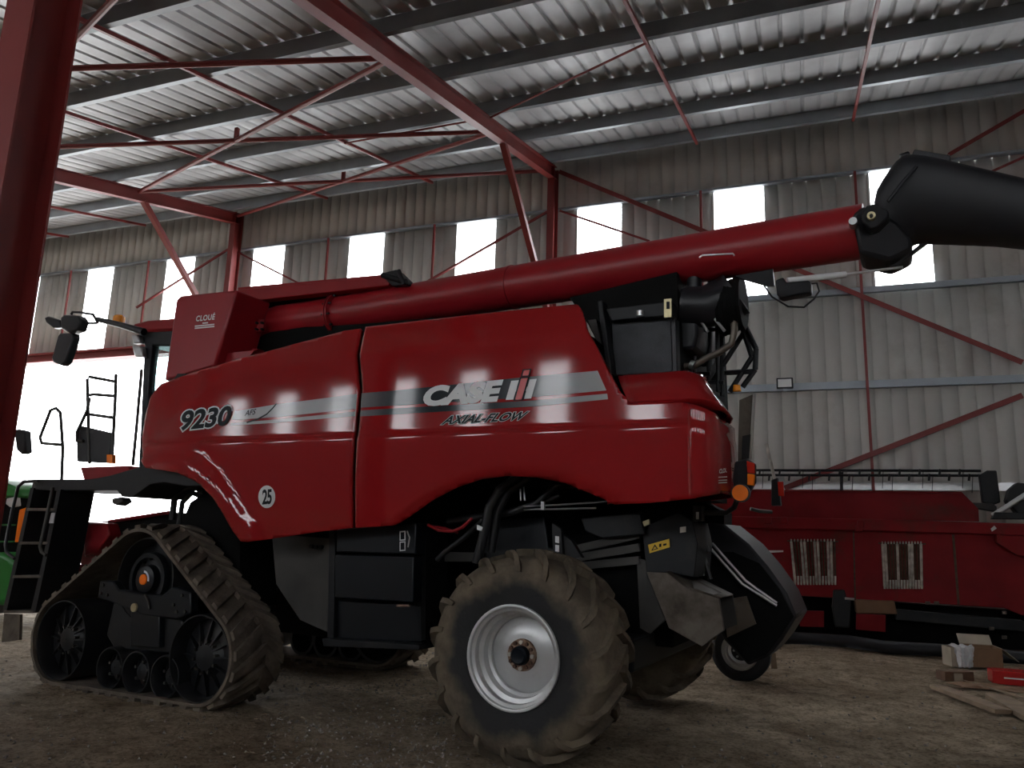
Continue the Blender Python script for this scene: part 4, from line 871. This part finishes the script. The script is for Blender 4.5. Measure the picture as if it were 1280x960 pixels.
for pts, v in (([(77, 599), (78.5, 560), (75.5, 516), (70, 510), (63, 513), (50, 547), (52, 554), (77, 556)], 5.4), ([(112, 579), (109, 474), (112, 471), (144, 477)], 5.45), ([(145, 468), (144, 500), (140, 575)], 5.45), ([(111, 494), (117, 493), (143, 495)], 5.45), ([(112, 518), (141, 522)], 5.45), ([(112, 497), (109, 513), (96, 541), (96, 551), (104, 551)], 5.42), ([(177, 462), (171, 530), (166, 582)], 5.7)):
    MC().tube([PV(x, y, v) for x, y in pts], 0.018, 8).build('hand_rail', 'grey', harv, smooth=60)
plate('ladder_decal', [(64, 641), (68, 641), (66, 654), (61, 654)], 5.27, 0.01, 'white')
# feeder house in front
fh = MC(); fh.prism([PV(100, 653, 6.2), PV(137, 651, 6.2), PV(215, 640, 6.2), PV(240, 690, 6.2), PV(150, 760, 6.2), PV(100, 720, 6.2)], (0, 1.3, 0)); fh.build('feeder_house', 'redmatt', harv, bev=0.02)
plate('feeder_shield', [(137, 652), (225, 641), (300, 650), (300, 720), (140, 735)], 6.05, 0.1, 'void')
MC().tube([PV(136, 652, 6.0), PV(215, 640, 6.0)], 0.02, 8).build('feeder_edge', 'redtube', harv)
plate('coupler_block', [(103, 652), (133, 654), (137, 668), (120, 690), (105, 697)], 5.9, 0.25, 'redtube', 0.02)
plate('coupler_block', [(78, 706), (92, 706), (96, 714), (80, 720)], 5.85, 0.15, 'redtube', 0.015)
plate('hydraulic_block', [(82, 655), (90, 655), (92, 668), (82, 672)], 5.8, 0.12, 'grey', 0.01)
for pts, r, m in (([(90, 655), (98, 652), (103, 664), (96, 680), (89, 692), (90, 704)], 0.045, 'grey'), ([(86, 668), (83, 690), (88, 700)], 0.03, 'hose'), ([(93, 660), (90, 680), (80, 705)], 0.02, 'hose'), ([(215, 650), (218, 625), (228, 612), (242, 608), (256, 614)], 0.035, 'hose'), ([(224, 655), (228, 628), (240, 616), (256, 622)], 0.028, 'hose')):
    MC().tube([PV(x, y, 5.8) for x, y in pts], r, 10).build('hydraulic_hose', m, harv, smooth=60)
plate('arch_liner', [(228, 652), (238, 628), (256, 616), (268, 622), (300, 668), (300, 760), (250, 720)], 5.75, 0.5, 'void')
plate('arch_post', [(246, 614), (252, 615), (252, 634), (246, 633)], 6.5, 0.1, 'steelred')

# ---- under the side skins
plate('header_cable_panel', [(340, 672), (413, 662), (413, 792), (375, 775), (345, 730)], 5.66, 0.05, 'grey', 0.004)
plate('cabinet_post', [(411, 664), (419, 664), (417, 802), (409, 800)], 5.55, 0.1, 'black', 0.006)
plate('cabinet_lid', [(421, 662), (520, 654), (519, 693), (420, 690)], 5.45, 0.35, 'blackbox', 0.01)
plate('cabinet_door', [(419, 693), (517, 696), (516, 753), (418, 747)], 5.47, 0.35, 'blackbox', 0.01)
plate('cabinet_base', [(418, 750), (527, 757), (528, 803), (418, 798)], 5.60, 0.3, 'blackbox', 0.01)
plate('cabinet_side', [(518, 660), (532, 668), (532, 800), (526, 800), (517, 750)], 5.6, 0.35, 'void')
plate('cabinet_skid', [(402, 798), (524, 806), (524, 813), (404, 808)], 5.48, 0.4, 'black', 0.008)
part(MC().tube([PV(496, 757, 5.44), PV(512, 757, 5.44)], 0.01, 8).build('door_latch', 'rust', harv), 'rusty latch')
for y0, y1 in ((664, 676), (677, 689)):
    a, b = 499.5, 506.5
    lb = plate('cabinet_label', [(a, y0), (b, y0 - 0.5), (b, y1 - 0.5), (a, y1)], 5.444, 0.004, 'white'); plate('label_mark', [(a + 1.2, y0 + 1.5), (b - 1.2, y0 + 1), (b - 1.2, y1 - 2), (a + 1.2, y1 - 1.5)], 5.440, 0.003, 'ink', parent=lb)
MC().tube([PV(509, 664, 5.43), PV(512, 672, 5.42), PV(510, 684, 5.43)], 0.006, 6).build('cabinet_handle', 'silver', harv)
for x, y in ((388, 683), (400, 684), (394, 684)): c = PV(x, y, 5.63); MC().tube([c, (c[0], c[1] + 0.04, c[2])], 0.02, 10).build('panel_knob', 'black', harv)
plate('fuel_box', [(604, 652), (680, 646), (685, 684), (700, 690), (604, 700)], 5.95, 0.4, 'blackbox', 0.01)
plate('cross_beam', [(540, 690), (604, 691), (604, 702), (540, 702)], 5.9, 0.1, 'grey')
for pts, v, r, m in (([(648, 596), (625, 612), (612, 634), (604, 672), (596, 704)], 5.55, 0.04, 'hose'), ([(662, 598), (636, 614), (622, 640), (614, 690)], 5.62, 0.035, 'hose'), ([(700, 604), (670, 630), (640, 640), (560, 652)], 5.7, 0.03, 'hose'), ([(604, 650), (580, 672), (556, 690), (546, 700)], 5.6, 0.022, 'hose'), ([(690, 600), (700, 620), (660, 634)], 5.75, 0.03, 'hose'),
                     ([(535, 656), (548, 663), (566, 664), (578, 659), (590, 648)], 5.5, 0.014, 'redtube'), ([(540, 658), (556, 660), (572, 666)], 5.55, 0.010, 'redtube')):
    MC().tube([PV(x, y, v) for x, y in pts], r, 10).build('hydraulic_hose', m, harv, smooth=60)
for pts in ([(655, 633), (700, 631), (758, 627)], [(655, 637), (690, 636.5), (745, 635)], [(650, 600), (651, 626)], [(654, 600), (656, 626)]):
    MC().tube([PV(x, y, 5.65) for x, y in pts], 0.007, 8).build('brake_pipe', 'silver', harv)
plate('pipe_clip', [(676, 627), (680, 627), (680, 637), (676, 637)], 5.63, 0.03, 'silver')
plate('hose_tie', [(596, 656), (603, 659), (602, 664), (596, 662)], 5.5, 0.02, 'white')
plate('label_post', [(690, 654), (701, 662), (703, 693), (691, 688)], 5.6, 0.05, 'black')
for y in (670, 681): plate('post_label', [(694, y), (698.5, y + 0.6), (698.5, y + 9), (694, y + 8)], 5.59, 0.008, 'white')
plate('post_bracket', [(703, 668), (714, 676), (727, 697), (708, 699)], 5.65, 0.06, 'black')
plate('side_shield', [(726, 648), (800, 640), (806, 668), (752, 673), (731, 664)], 5.9, 0.05, 'black', 0.01)
for a, b in (((705, 690), (800, 668)), ((705, 700), (800, 684)), ((720, 708), (800, 700))): MC().bar(PV(*a, 6.0), PV(*b, 6.0), 0.05, 0.06).build('cross_bar', 'grey', harv)
plate('side_deflector', [(796, 698), (806, 700), (835, 772), (812, 792), (800, 785)], 6.0, 0.04, 'grey')
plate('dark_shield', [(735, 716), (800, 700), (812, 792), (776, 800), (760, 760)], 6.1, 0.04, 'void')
plate('chopper_side', [(803, 668), (812, 655), (848, 640), (866, 652), (872, 680), (868, 722), (840, 716), (808, 716)], 5.98, 0.5, 'black', 0.008)
lb = part(plate('warning_label', [(810, 681), (836.5, 673.5), (837, 684), (812, 691.5)], 5.965, 0.006, 'yellow'), 'yellow warning label')
plate('warning_triangle', [(814, 688.5), (818.5, 680.5), (822.5, 686)], 5.962, 0.003, 'ink', parent=lb)
plate('warning_triangle_inside', [(816, 687), (818.6, 682.8), (820.6, 685.6)], 5.960, 0.002, 'yellow', parent=lb)
plate('warning_mark', [(824, 680), (826.5, 679.3), (826.5, 683.5), (824, 684)], 5.962, 0.003, 'ink', parent=lb)
plate('warning_mark', [(829, 680), (833, 679), (833, 681.5), (829, 682.5)], 5.962, 0.003, 'ink', parent=lb)
plate('shield_clip', [(803, 652), (811, 649), (812, 655), (805, 658)], 5.8, 0.03, 'brass')
plate('grease_label', [(850, 659), (857, 658), (857, 665), (850, 666)], 5.9, 0.01, 'springw')
# straw chute
ch = thing('x', (0, 0, 0), '', None); bpy.data.objects.remove(ch)
plate('chute_outer_plate', [(808, 715), (834, 716), (859, 736), (899, 748.5), (905, 788), (877, 808), (836, 785)], 5.85, 0.03, 'greymetal', 0.003)
MC().add([PV(833, 715, 5.86), PV(858, 735, 5.86), PV(899, 748, 5.86), PV(899, 748, 5.86)[:1] + (6.35,) + PV(899, 748, 5.86)[2:], PV(833, 715, 5.86)[:1] + (6.35,) + PV(833, 715, 5.86)[2:]], [(0, 1, 2, 3, 4)]).build('chute_top_plate', 'greymetal', harv, solid=0.01)
q = [PV(899, 748, 5.87), PV(905, 788, 5.87)]; MC().prism([(q[0][0], 6.34, q[0][2]), (q[1][0], 6.34, q[1][2]), (q[1][0] - 0.35, 6.34, q[1][2] - 0.15), (q[0][0] - 0.35, 6.34, q[0][2])], (0, 0.02, 0)).build('chute_inner_plate', 'grey', harv)
zp('chute_end_plate', [(903, 750), (933, 745), (945, 780), (909, 797)], 6.35, 0.02, 'greymetal')
# spreader housing
plate('spreader_housing', [(872, 652), (905, 655), (936, 680), (960, 708), (984, 742), (996, 771), (978, 800), (961, 821), (935, 832), (905, 800), (870, 740), (866, 690)], 6.9, 0.75, 'plastic', 0.02)
plate('spreader_disc', [(884, 690), (917, 690), (949, 704), (974, 736), (992, 771), (975, 796), (958, 818), (935, 828), (910, 800), (876, 740)], 6.87, 0.03, 'void')
for d in (0, 1):
    MC().tube([PV(886 + 4 * d, 683 - 4 * d, 6.8), PV(928 + 4 * d, 730 - 4 * d, 6.8), PV(971, 757 - 3 * d, 6.8)], 0.012, 8).build('spreader_rod', 'silver', harv, smooth=60)
for pts in ([(838, 640), (856, 656), (874, 690), (880, 720)], [(846, 640), (864, 660), (880, 696), (888, 724)], [(858, 640), (874, 664), (886, 690)]):
    MC().tube([PV(x, y, 6.3) for x, y in pts], 0.018, 8).build('hydraulic_hose', 'hose', harv, smooth=60)
plate('hitch_bracket', [(866, 632), (877, 632), (877, 651), (866, 651)], 6.0, 0.1, 'black'); plate('hitch_pin', [(870, 640), (873, 640), (873, 649), (870, 649)], 5.98, 0.03, 'silver')
plate('rear_beam', [(800, 632), (880, 628), (905, 640), (905, 655), (860, 652), (800, 660)], 6.15, 0.3, 'void')
MC().box(-5.7, -1.75, 7.5, 7.7, 0.85, 2.2).build('inner_shade_block', 'void', harv)  # added dark block that shuts out the bright back wall, standing in for shade
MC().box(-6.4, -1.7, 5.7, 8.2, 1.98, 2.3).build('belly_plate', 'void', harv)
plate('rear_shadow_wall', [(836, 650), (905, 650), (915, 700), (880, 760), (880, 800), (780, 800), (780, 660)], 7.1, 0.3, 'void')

# small wheel behind the chopper
wz = 9.0; wc = np.array(C(*PZ(924, 803, wz))); wc[2] = 0.345
wt_ = thing('transport_wheel', (wc[0], wc[1], 0), 'small black wheel with grey steel rim standing on the ground behind the chopper chute', 'wheel')
T = lambda a, b, c: (wc[0] + a * math.cos(YAW) - b * math.sin(YAW), wc[1] + a * math.sin(YAW) + b * math.cos(YAW), 0.335 + c)
MB(lambda *p: np.array(T(*p))).lathe((0, 0, 0), [(0.02, 0.205), (0.0, 0.24), (0.0, 0.29), (0.04, 0.34), (0.16, 0.34), (0.2, 0.29), (0.2, 0.24), (0.18, 0.205)], 48, close=True).build('tyre', 'rubber', wt_, smooth=50)
MB(lambda *p: np.array(T(*p))).lathe((0, 0, 0), [(0.02, 0.215), (0.0, 0.21), (0.0, 0.198), (0.03, 0.19), (0.03, 0.172), (0.015, 0.165), (0.015, 0.15), (0.06, 0.14), (0.07, 0.11)], 40).build('rim', 'silver', wt_, smooth=30)
MB(lambda *p: np.array(T(*p))).lathe((0, 0, 0), [(0.05, 0.0), (0.05, 0.05), (0.07, 0.055), (0.075, 0.115)], 20).build('hub', 'black', wt_)
for k in range(6): an = PI / 3 * k; MB(lambda *p: np.array(T(*p))).tube([(0.075 * math.cos(an), 0.045, 0.075 * math.sin(an)), (0.075 * math.cos(an), 0.08, 0.075 * math.sin(an))], 0.013, 6).build('wheel_nut', 'silver', wt_)

# ================================================================ THE PARKED HEADER
HY = 14.55
hx = PY(1280, 760, HY)
hd = thing('harvester_header', (1.0, HY, 0), 'long dark red harvester header parked along the back wall, right of the harvester', 'header')
def hp_(name, pts, y, th, m, bev=0.0, parent=None): return MB().prism([PY(a, b, y) for a, b in pts], (0, th, 0)).build(name, m, parent or hd, bev=bev)
hp_('top_beam', [(850, 642), (908, 645), (1100, 649), (1330, 656), (1330, 671), (1100, 664), (920, 660), (850, 657)], HY - 0.12, 0.2, 'redold', 0.015)
hp_('back_sheet', [(860, 657), (1100, 664), (1330, 671), (1330, 774), (1277, 769), (1255, 760), (1190, 756), (1005, 745), (860, 738)], HY, 0.06, 'redold', 0.006)
hp_('sheet_seam', [(1066, 664), (1068, 664), (1070, 750), (1068, 750)], HY - 0.012, 0.02, 'springd')
hp_('sheet_seam', [(1190, 668), (1193, 668), (1200, 756), (1197, 756)], HY - 0.012, 0.02, 'springd')
hp_('trough_sheet', [(850, 611), (1202, 615), (1223, 636), (1224, 652), (850, 645)], HY + 0.12, 0.03, 'redold')
hp_('trough_lip', [(850, 611), (1202, 615), (1203, 616.5), (850, 612.5)], HY + 0.05, 0.1, 'redold')
for x, y in ((960, 650), (980, 650), (1076, 654), (1074, 660)): hp_('beam_lug', [(x - 4, y - 4), (x + 4, y - 4), (x + 5, y + 5), (x - 5, y + 5)], HY - 0.17, 0.06, 'redold', 0.01)
part(hp_('reflector', [(1238.5, 661), (1243, 657), (1246, 660.5), (1240, 664.5)], HY - 0.14, 0.01, 'white'), 'small pale diamond sticker')
hp_('end_arm', [(1237, 666), (1246, 668), (1246, 678), (1272, 694), (1330, 700), (1330, 672), (1260, 670)], HY - 0.15, 0.1, 'redold', 0.01)
hp_('white_flag', [(951, 688), (979, 688), (979, 690), (961, 691)], HY - 0.2, 0.05, 'white')
hp_('lug', [(1152, 687), (1164, 687), (1164, 692), (1152, 692)], HY - 0.04, 0.04, 'redold')
def springs(x0, x1, yt, yb, n, pale, skew):
    for k in range(n):
        t = (k + 0.5) / n; xa = x0 + (x1 - x0) * t; xb = xa + skew * (1 - t) + 1
        m = 'springw' if k in pale else 'springd'
        sp = MB().tube([PY(xa, yt, HY - 0.05), PY(xa + (xb - xa) * .5, (yt + yb) / 2, HY - 0.06), PY(xb, yb + (k % 2) * 1.5, HY - 0.05)], 0.021 if m == 'springw' else 0.018, 8).build('hanging_spring', m, hd)
        MB().tube([PY(xa, yt - 3, HY - 0.03), PY(xa, yt + 2, HY - 0.05)], 0.011, 6).build('spring_hook', 'springw', sp)
        MB().tube([PY(xb, yb - 8, HY - 0.075), PY(xb, yb + 3, HY - 0.06)], 0.016, 6).build('spring_end', 'springw', sp)
springs(987, 1045, 677, 728, 14, (0, 3, 4, 7, 8, 11, 12), 4); springs(1101, 1153, 680, 733, 14, (0, 1, 5, 9, 10, 13), 2)
MB().tube([PY(984, 676, HY - 0.03), PY(1048, 677, HY - 0.03)], 0.012, 6).build('spring_rail', 'springd', hd)
MB().tube([PY(1098, 679, HY - 0.03), PY(1157, 680, HY - 0.03)], 0.012, 6).build('spring_rail', 'springd', hd)
hp_('latch_block', [(1042, 738), (1056, 738), (1058, 748), (1064, 750), (1062, 785), (1044, 784), (1040, 760)], HY - 0.2, 0.3, 'black', 0.015)
MB().tube([PY(1056, 748, HY - 0.22), PY(1068, 749, HY - 0.22)], 0.02, 8).build('latch_rod', 'silver', hd)
hp_('lower_plate', [(998, 763), (1030, 764), (1030, 784), (1000, 783)], HY + 0.1, 0.05, 'redold'); hp_('lower_plate', [(1070, 767), (1107, 769), (1107, 790), (1070, 787)], HY - 0.1, 0.05, 'redold')
hp_('gear_case', [(1068, 750), (1118, 751), (1122, 768), (1070, 767)], HY - 0.05, 0.3, 'card', 0.02)
hp_('under_frame', [(960, 742), (1280, 765), (1330, 772), (1330, 815), (1255, 812), (990, 792), (960, 780)], HY + 0.5, 0.3, 'void')
hp_('under_beam', [(1120, 762), (1280, 776), (1280, 790), (1120, 775)], HY + 0.2, 0.2, 'black', 0.01)
for x, y in ((1160, 754), (1171, 754), (1256, 766), (1240, 786), (1256, 797)): hp_('bolt_head', [(x - 3, y - 2), (x + 3, y - 2), (x + 3, y + 2), (x - 3, y + 2)], HY - 0.05, 0.05, 'greymetal', 0.005)
# reel behind: two tine bars with fingers
RY = HY + 1.2
for nm, y0 in (('reel_bar', 588.5), ('reel_bar', 594.5)):
    rb = MB().tube([PY(820, y0 - 1, RY), PY(1226, y0, RY)], 0.024, 8).build(nm, 'black', hd)
    for k in range(15 if y0 < 590 else 17):
        x = 850 + 25 * k + (0 if y0 < 590 else 12)
        if x > 1222: break
        a = PY(x, y0 - 2, RY - 0.04); b = PY(x - 1, y0 + 6.5, RY - 0.04); MB().bar(a, b, 0.035, 0.03).build('tine_clamp', 'black', rb)
        if k % 2 == 0:
            MB().tube([PY(x + 4, y0, RY - .02), PY(x + 3, y0 + 22, RY - .02)], 0.006, 5).build('reel_tine', 'black', rb)
hp_('reel_stay', [(1050, 590), (1054, 590), (1054, 616), (1050, 616)], RY, 0.04, 'black')
hp_('reel_end_plate', [(1224, 594), (1234, 588), (1246, 588), (1251, 628), (1240, 632), (1228, 628)], RY - 0.2, 0.12, 'black', 0.02)
hp_('reel_arm', [(1210, 628), (1240, 629), (1246, 633), (1246, 640), (1222, 636), (1212, 634)], RY - 0.5, 0.15, 'grey', 0.01)
MB().tube([PY(1241, 645, HY + 0.2), PY(1280, 620, HY + 0.2), PY(1310, 602, HY + 0.2)], 0.045, 12).build('reel_cylinder', 'silver', hd)
hp_('arm_block', [(1262, 612), (1272, 603), (1300, 606), (1300, 640), (1275, 645), (1258, 626)], HY + 0.3, 0.25, 'black', 0.02)
hp_('arm_beam', [(1244, 640), (1300, 642), (1300, 649), (1240, 649)], HY + 0.1, 0.15, 'black', 0.01)
# long cutter bar rubber lying on the ground
bar_pts = [PG(930, 797, 0.1), PG(990, 797, 0.09), PG(1060, 802, 0.08), (PG(1110, 810, 0.08)), PG(1170, 812, 0.09), PG(1270, 822, 0.08), PG(1400, 834, 0.08)]
tag(MB().tube([(x, y, 0.085) for x, y, z in bar_pts], 0.095, 12).build('rubber_skirt', 'rubber', org=(bar_pts[0][0], bar_pts[0][1], 0), smooth=60), 'long black rubber roll lying on the dirt in front of the parked header', 'rubber roll')

# ================================================================ TRACTOR AT THE FAR LEFT, SEEN BESIDE THE LADDER
tz = 12.5
def tzp(name, pts, z, th, m, bev=0.0, par=None): return MC().prism([PZ(x, y, z) for x, y in pts], (0, th, 0)).build(name, m, par or tr, bev=bev)
to_ = np.array(C(*PZ(-10, 780, tz))); to_[2] = 0
tr = thing('tractor', to_, 'green tractor standing beyond the boarding ladder at the left edge', 'tractor')
tzp('hood', [(-60, 592), (0, 601), (14, 607), (24, 613), (26, 622), (-60, 622)], tz, 1.1, 'green', 0.04)
tzp('grille', [(-60, 622), (24, 622), (22, 690), (10, 702), (-60, 700)], tz + 0.05, 1.0, 'void', 0.03)
hl = tzp('headlight', [(8, 623), (18, 621), (19, 632), (12, 634), (7, 630)], tz - 0.02, 0.1, 'white', 0.01)
tzp('grille_bar', [(-20, 655), (16, 655), (16, 657), (-20, 657)], tz, 0.05, 'green'); tzp('grille_bar', [(-20, 676), (16, 676), (16, 678), (-20, 678)], tz, 0.05, 'green')
tzp('fuel_tank', [(-50, 692), (2, 690), (14, 697), (21, 712), (20, 735), (12, 752), (0, 757), (-50, 757)], tz - 0.3, 0.8, 'green', 0.08)
tzp('side_marker', [(24, 637), (33, 634), (27, 676), (18, 678)], tz - 0.1, 0.1, 'orange', 0.01)
tzp('mirror', [(17, 538), (21, 536), (30, 538), (32, 565), (26, 568), (20, 562)], tz - 0.2, 0.12, 'plastic', 0.02)
MC().tube([PZ(-30, 547, tz - 0.15), PZ(18, 545, tz - 0.15)], 0.025, 8).build('mirror_stay', 'plastic', tr)
c = PZ(-30, 735, tz + 0.4); MC().lathe((c[0], c[1], 0.75), [(0, 0.35), (0, 0.7), (0.05, 0.75), (0.45, 0.75), (0.5, 0.7), (0.5, 0.35)], 40, close=True).build('wheel', 'rubber', tr)

# ================================================================ THINGS ON THE GROUND
def gbox(name, a, b, wd, h, z0, m, label, cat, group=None, tilt=0.0):
    """timber or box lying from a to b (ground pixels)"""
    A = np.array(PG(*a)); B = np.array(PG(*b)); A[2] = B[2] = z0 + h / 2; B[2] += tilt
    return tag(MB().bar(A, B, wd, h).build(name, m, org=((A[0] + B[0]) / 2, (A[1] + B[1]) / 2, z0), bev=0.004), label, cat, group)
gbox('wood_plank', (1172, 861), (1255, 893), 0.17, 0.045, 0.0, 'wood', 'grey brown wooden plank lying loose nearest on the dirt at the right', 'plank')
gbox('wood_plank', (1246, 874), (1300, 905), 0.22, 0.05, 0.0, 'wood', 'pale broad plank cut by the right edge of the view', 'plank')
gbox('wood_block', (1176, 850), (1212, 850), 0.16, 0.11, 0.0, 'wooddark', 'short dark wooden block with a pale paper label, left of the cardboard', 'wood block')
p = PG(1199, 853); 
gbox('paper_label', (1193, 852.5), (1204, 853), 0.012, 0.1, 0.0, 'cardpale', 'pale paper label standing against the short dark wooden block', 'label')
def open_box(name, px, py, w_, d, h, m, label, rot=0.2, flaps=True):
    c = np.array(PG(px, py)); t = thing(name, (c[0], c[1], 0), label, 'box'); ca, sa = math.cos(rot), math.sin(rot)
    T = lambda x, y, z: np.array((c[0] + x * ca - y * sa, c[1] + x * sa + y * ca, z)); th = 0.008
    mb = MB(T); mb.box(-w_ / 2, w_ / 2, 0, th, 0, h).box(-w_ / 2, w_ / 2, d - th, d, 0, h).box(-w_ / 2, -w_ / 2 + th, th, d - th, 0, h).box(w_ / 2 - th, w_ / 2, th, d - th, 0, h).box(-w_ / 2 + th, w_ / 2 - th, th, d - th, 0, th)
    mb.build('box_body', m, t)
    if flaps:
        MB(T).prism([(w_ / 2, 0, h), (w_ / 2 + d * 0.5, 0.02, h - 0.16), (w_ / 2 + d * 0.5, d, h - 0.16), (w_ / 2, d, h)], (0, 0, 0.008)).build('box_flap', 'cardpale', t)
        MB(T).prism([(-w_ / 2, d, h), (-w_ / 2, d + 0.12, h + 0.12), (w_ / 2, d + 0.12, h + 0.12), (w_ / 2, d, h)], (0, 0, 0.008)).build('box_flap', 'cardpale', t)
    return t, T
open_box('cardboard_box', 1233, 835, 0.42, 0.4, 0.26, 'card', 'open brown cardboard box with spread pale flaps on the dirt', 0.1)
open_box('cardboard_box', 1201, 834, 0.22, 0.3, 0.25, 'cardpale', 'small pale cardboard box left of the open brown one, under the plastic film', 0.25, False)
def crumple(name, px, py, z0, sx, sy, sz, m, label, cat, seed=1, n=26):
    c = np.array(PG(px, py)); rnd = random.Random(seed); rows = []
    for i in range(n):
        row = []
        for j in range(n):
            a, b = i / (n - 1) * 2 - 1, j / (n - 1) * 2 - 1; r = max(0, 1 - a * a) * max(0, 1 - b * b)
            h = sz * (r ** 0.5) * (0.7 + 0.5 * math.sin(5 * a + 3 * b + seed) * math.cos(7 * b - 2 * a)) + rnd.uniform(-1, 1) * sz * 0.12
            row.append((c[0] + a * sx / 2 * (1 + 0.15 * math.sin(4 * b)), c[1] + b * sy / 2 * (1 + 0.2 * math.sin(5 * a)), max(z0 + 0.004, z0 + h)))
        rows.append(row)
    return tag(MB().grid(rows).build(name, m, org=(c[0], c[1], z0), smooth=20, solid=0.002, soff=1), label, cat)
# plastic film draped over the pale box
c = np.array(PG(1202, 834)); rows = []
rnd = random.Random(4)
for i in range(18):
    t = i / 17; row = []
    for j in range(12):
        s_ = j / 11 - 0.5; wdt = 0.30 - 0.14 * t; dz = 0.27 if t < 0.4 else 0.27 - 0.26 * (t - 0.4) / 0.6; dy = 0.28 * (1 - t / 0.4) if t < 0.4 else -0.05 - 0.05 * (t - 0.4)
        row.append((c[0] + s_ * wdt + 0.04 + rnd.uniform(-.006, .006), c[1] + dy + 0.025 * math.sin(14 * s_ + 3 * t) + rnd.uniform(-.006, .006), dz + 0.012 * math.sin(17 * s_)))
    rows.append(row)
tag(MB().grid(rows).build('plastic_film', 'bag', org=(c[0], c[1], 0), smooth=20, solid=0.002), 'crumpled white plastic film hanging over the small pale box', 'plastic film')
crumple('torn_cardboard', 1238, 860, 0, 0.75, 0.36, 0.04, 'card', 'torn flattened brown cardboard between the open box and the planks', 'cardboard', 3)
rb = thing('red_carton', PG(1268, 858), 'red printed carton half out of view at the right edge', 'carton'); c = PG(1268, 858)
MB().box(c[0] - 0.22, c[0] + 0.4, c[1], c[1] + 0.3, 0.01, 0.16).build('carton_body', M['decred'], rb, bev=0.006)
MB().box(c[0] - 0.10, c[0] + 0.35, c[1] - 0.002, c[1], 0.08, 0.095).build('carton_print', 'white', rb)
tag(MB().tube([(lambda q: (q[0], q[1], 0.02))(PG(1180, 846)), (lambda q: (q[0], q[1], 0.02))(PG(1300, 880))], 0.012, 6).build('thin_stick', 'wood', org=PG(1180, 846)), 'thin wooden stick lying across the torn cardboard', 'stick')
crumple('plastic_bottle', 862, 838, 0, 0.16, 0.2, 0.05, 'bag', 'crushed clear plastic bottle on the dirt behind the big rear tyre', 'bottle', 9, 14)
A = np.array(PG(968, 838)); tag(MB().bar((A[0], A[1], 0.02), (A[0] - 0.02, A[1] + 0.05, 0.20), 0.07, 0.03).build('wood_stake', 'wood', org=(A[0], A[1], 0)), 'short wooden stake standing by the small wheel behind the chopper', 'stake')
# loose gravel and straw nobody could count
rnd = random.Random(11)
gv = MB()
for k in range(2600):
    q = PG(rnd.uniform(330, 560), rnd.uniform(815, 958)) if rnd.random() < 0.55 else PG(rnd.uniform(0, 1280), rnd.uniform(800, 960))
    if rnd.random() < 0.25: q = (rnd.uniform(-9, 5), rnd.uniform(1.5, 14), 0)
    r = rnd.choice((0.006, 0.008, 0.012, 0.018)) * rnd.uniform(0.7, 1.3); x, y = q[0], q[1]; z = ground_h(x, y)
    P = [(x + r * rnd.uniform(.7, 1.2), y, z), (x, y + r * rnd.uniform(.7, 1.2), z), (x - r * rnd.uniform(.7, 1.2), y, z), (x, y - r, z), (x + rnd.uniform(-.3, .3) * r, y, z + r * rnd.uniform(.5, .9)), (x, y, z - r)]
    gv.add(P, [(0, 1, 4), (1, 2, 4), (2, 3, 4), (3, 0, 4), (1, 0, 5), (2, 1, 5), (3, 2, 5), (0, 3, 5)])
tag(gv.build('gravel', 'stone', smooth=10), 'loose pale gravel scattered over the dirt floor, thickest between track and tyre', 'gravel', kind='stuff')
sv = MB()
for k in range(2200):
    q = PG(rnd.uniform(300, 560), rnd.uniform(800, 900)) if rnd.random() < 0.4 else PG(rnd.uniform(0, 1280), rnd.uniform(795, 960))
    x, y = q[0], q[1]; a = rnd.uniform(0, PI); l = rnd.uniform(0.03, 0.10); z = ground_h(x, y) + 0.004; dx, dy = math.cos(a) * l, math.sin(a) * l
    sv.add([(x, y, z), (x + dx, y + dy, z + rnd.uniform(0, .012)), (x + dx - dy * .05, y + dy + dx * .05, z + .003), (x - dy * .05, y + dx * .05, z + 0.003)], [(0, 1, 2, 3)])
tag(sv.build('straw_litter', 'straw', smooth=10), 'short bits of dry straw strewn over the dirt floor', 'straw', kind='stuff')
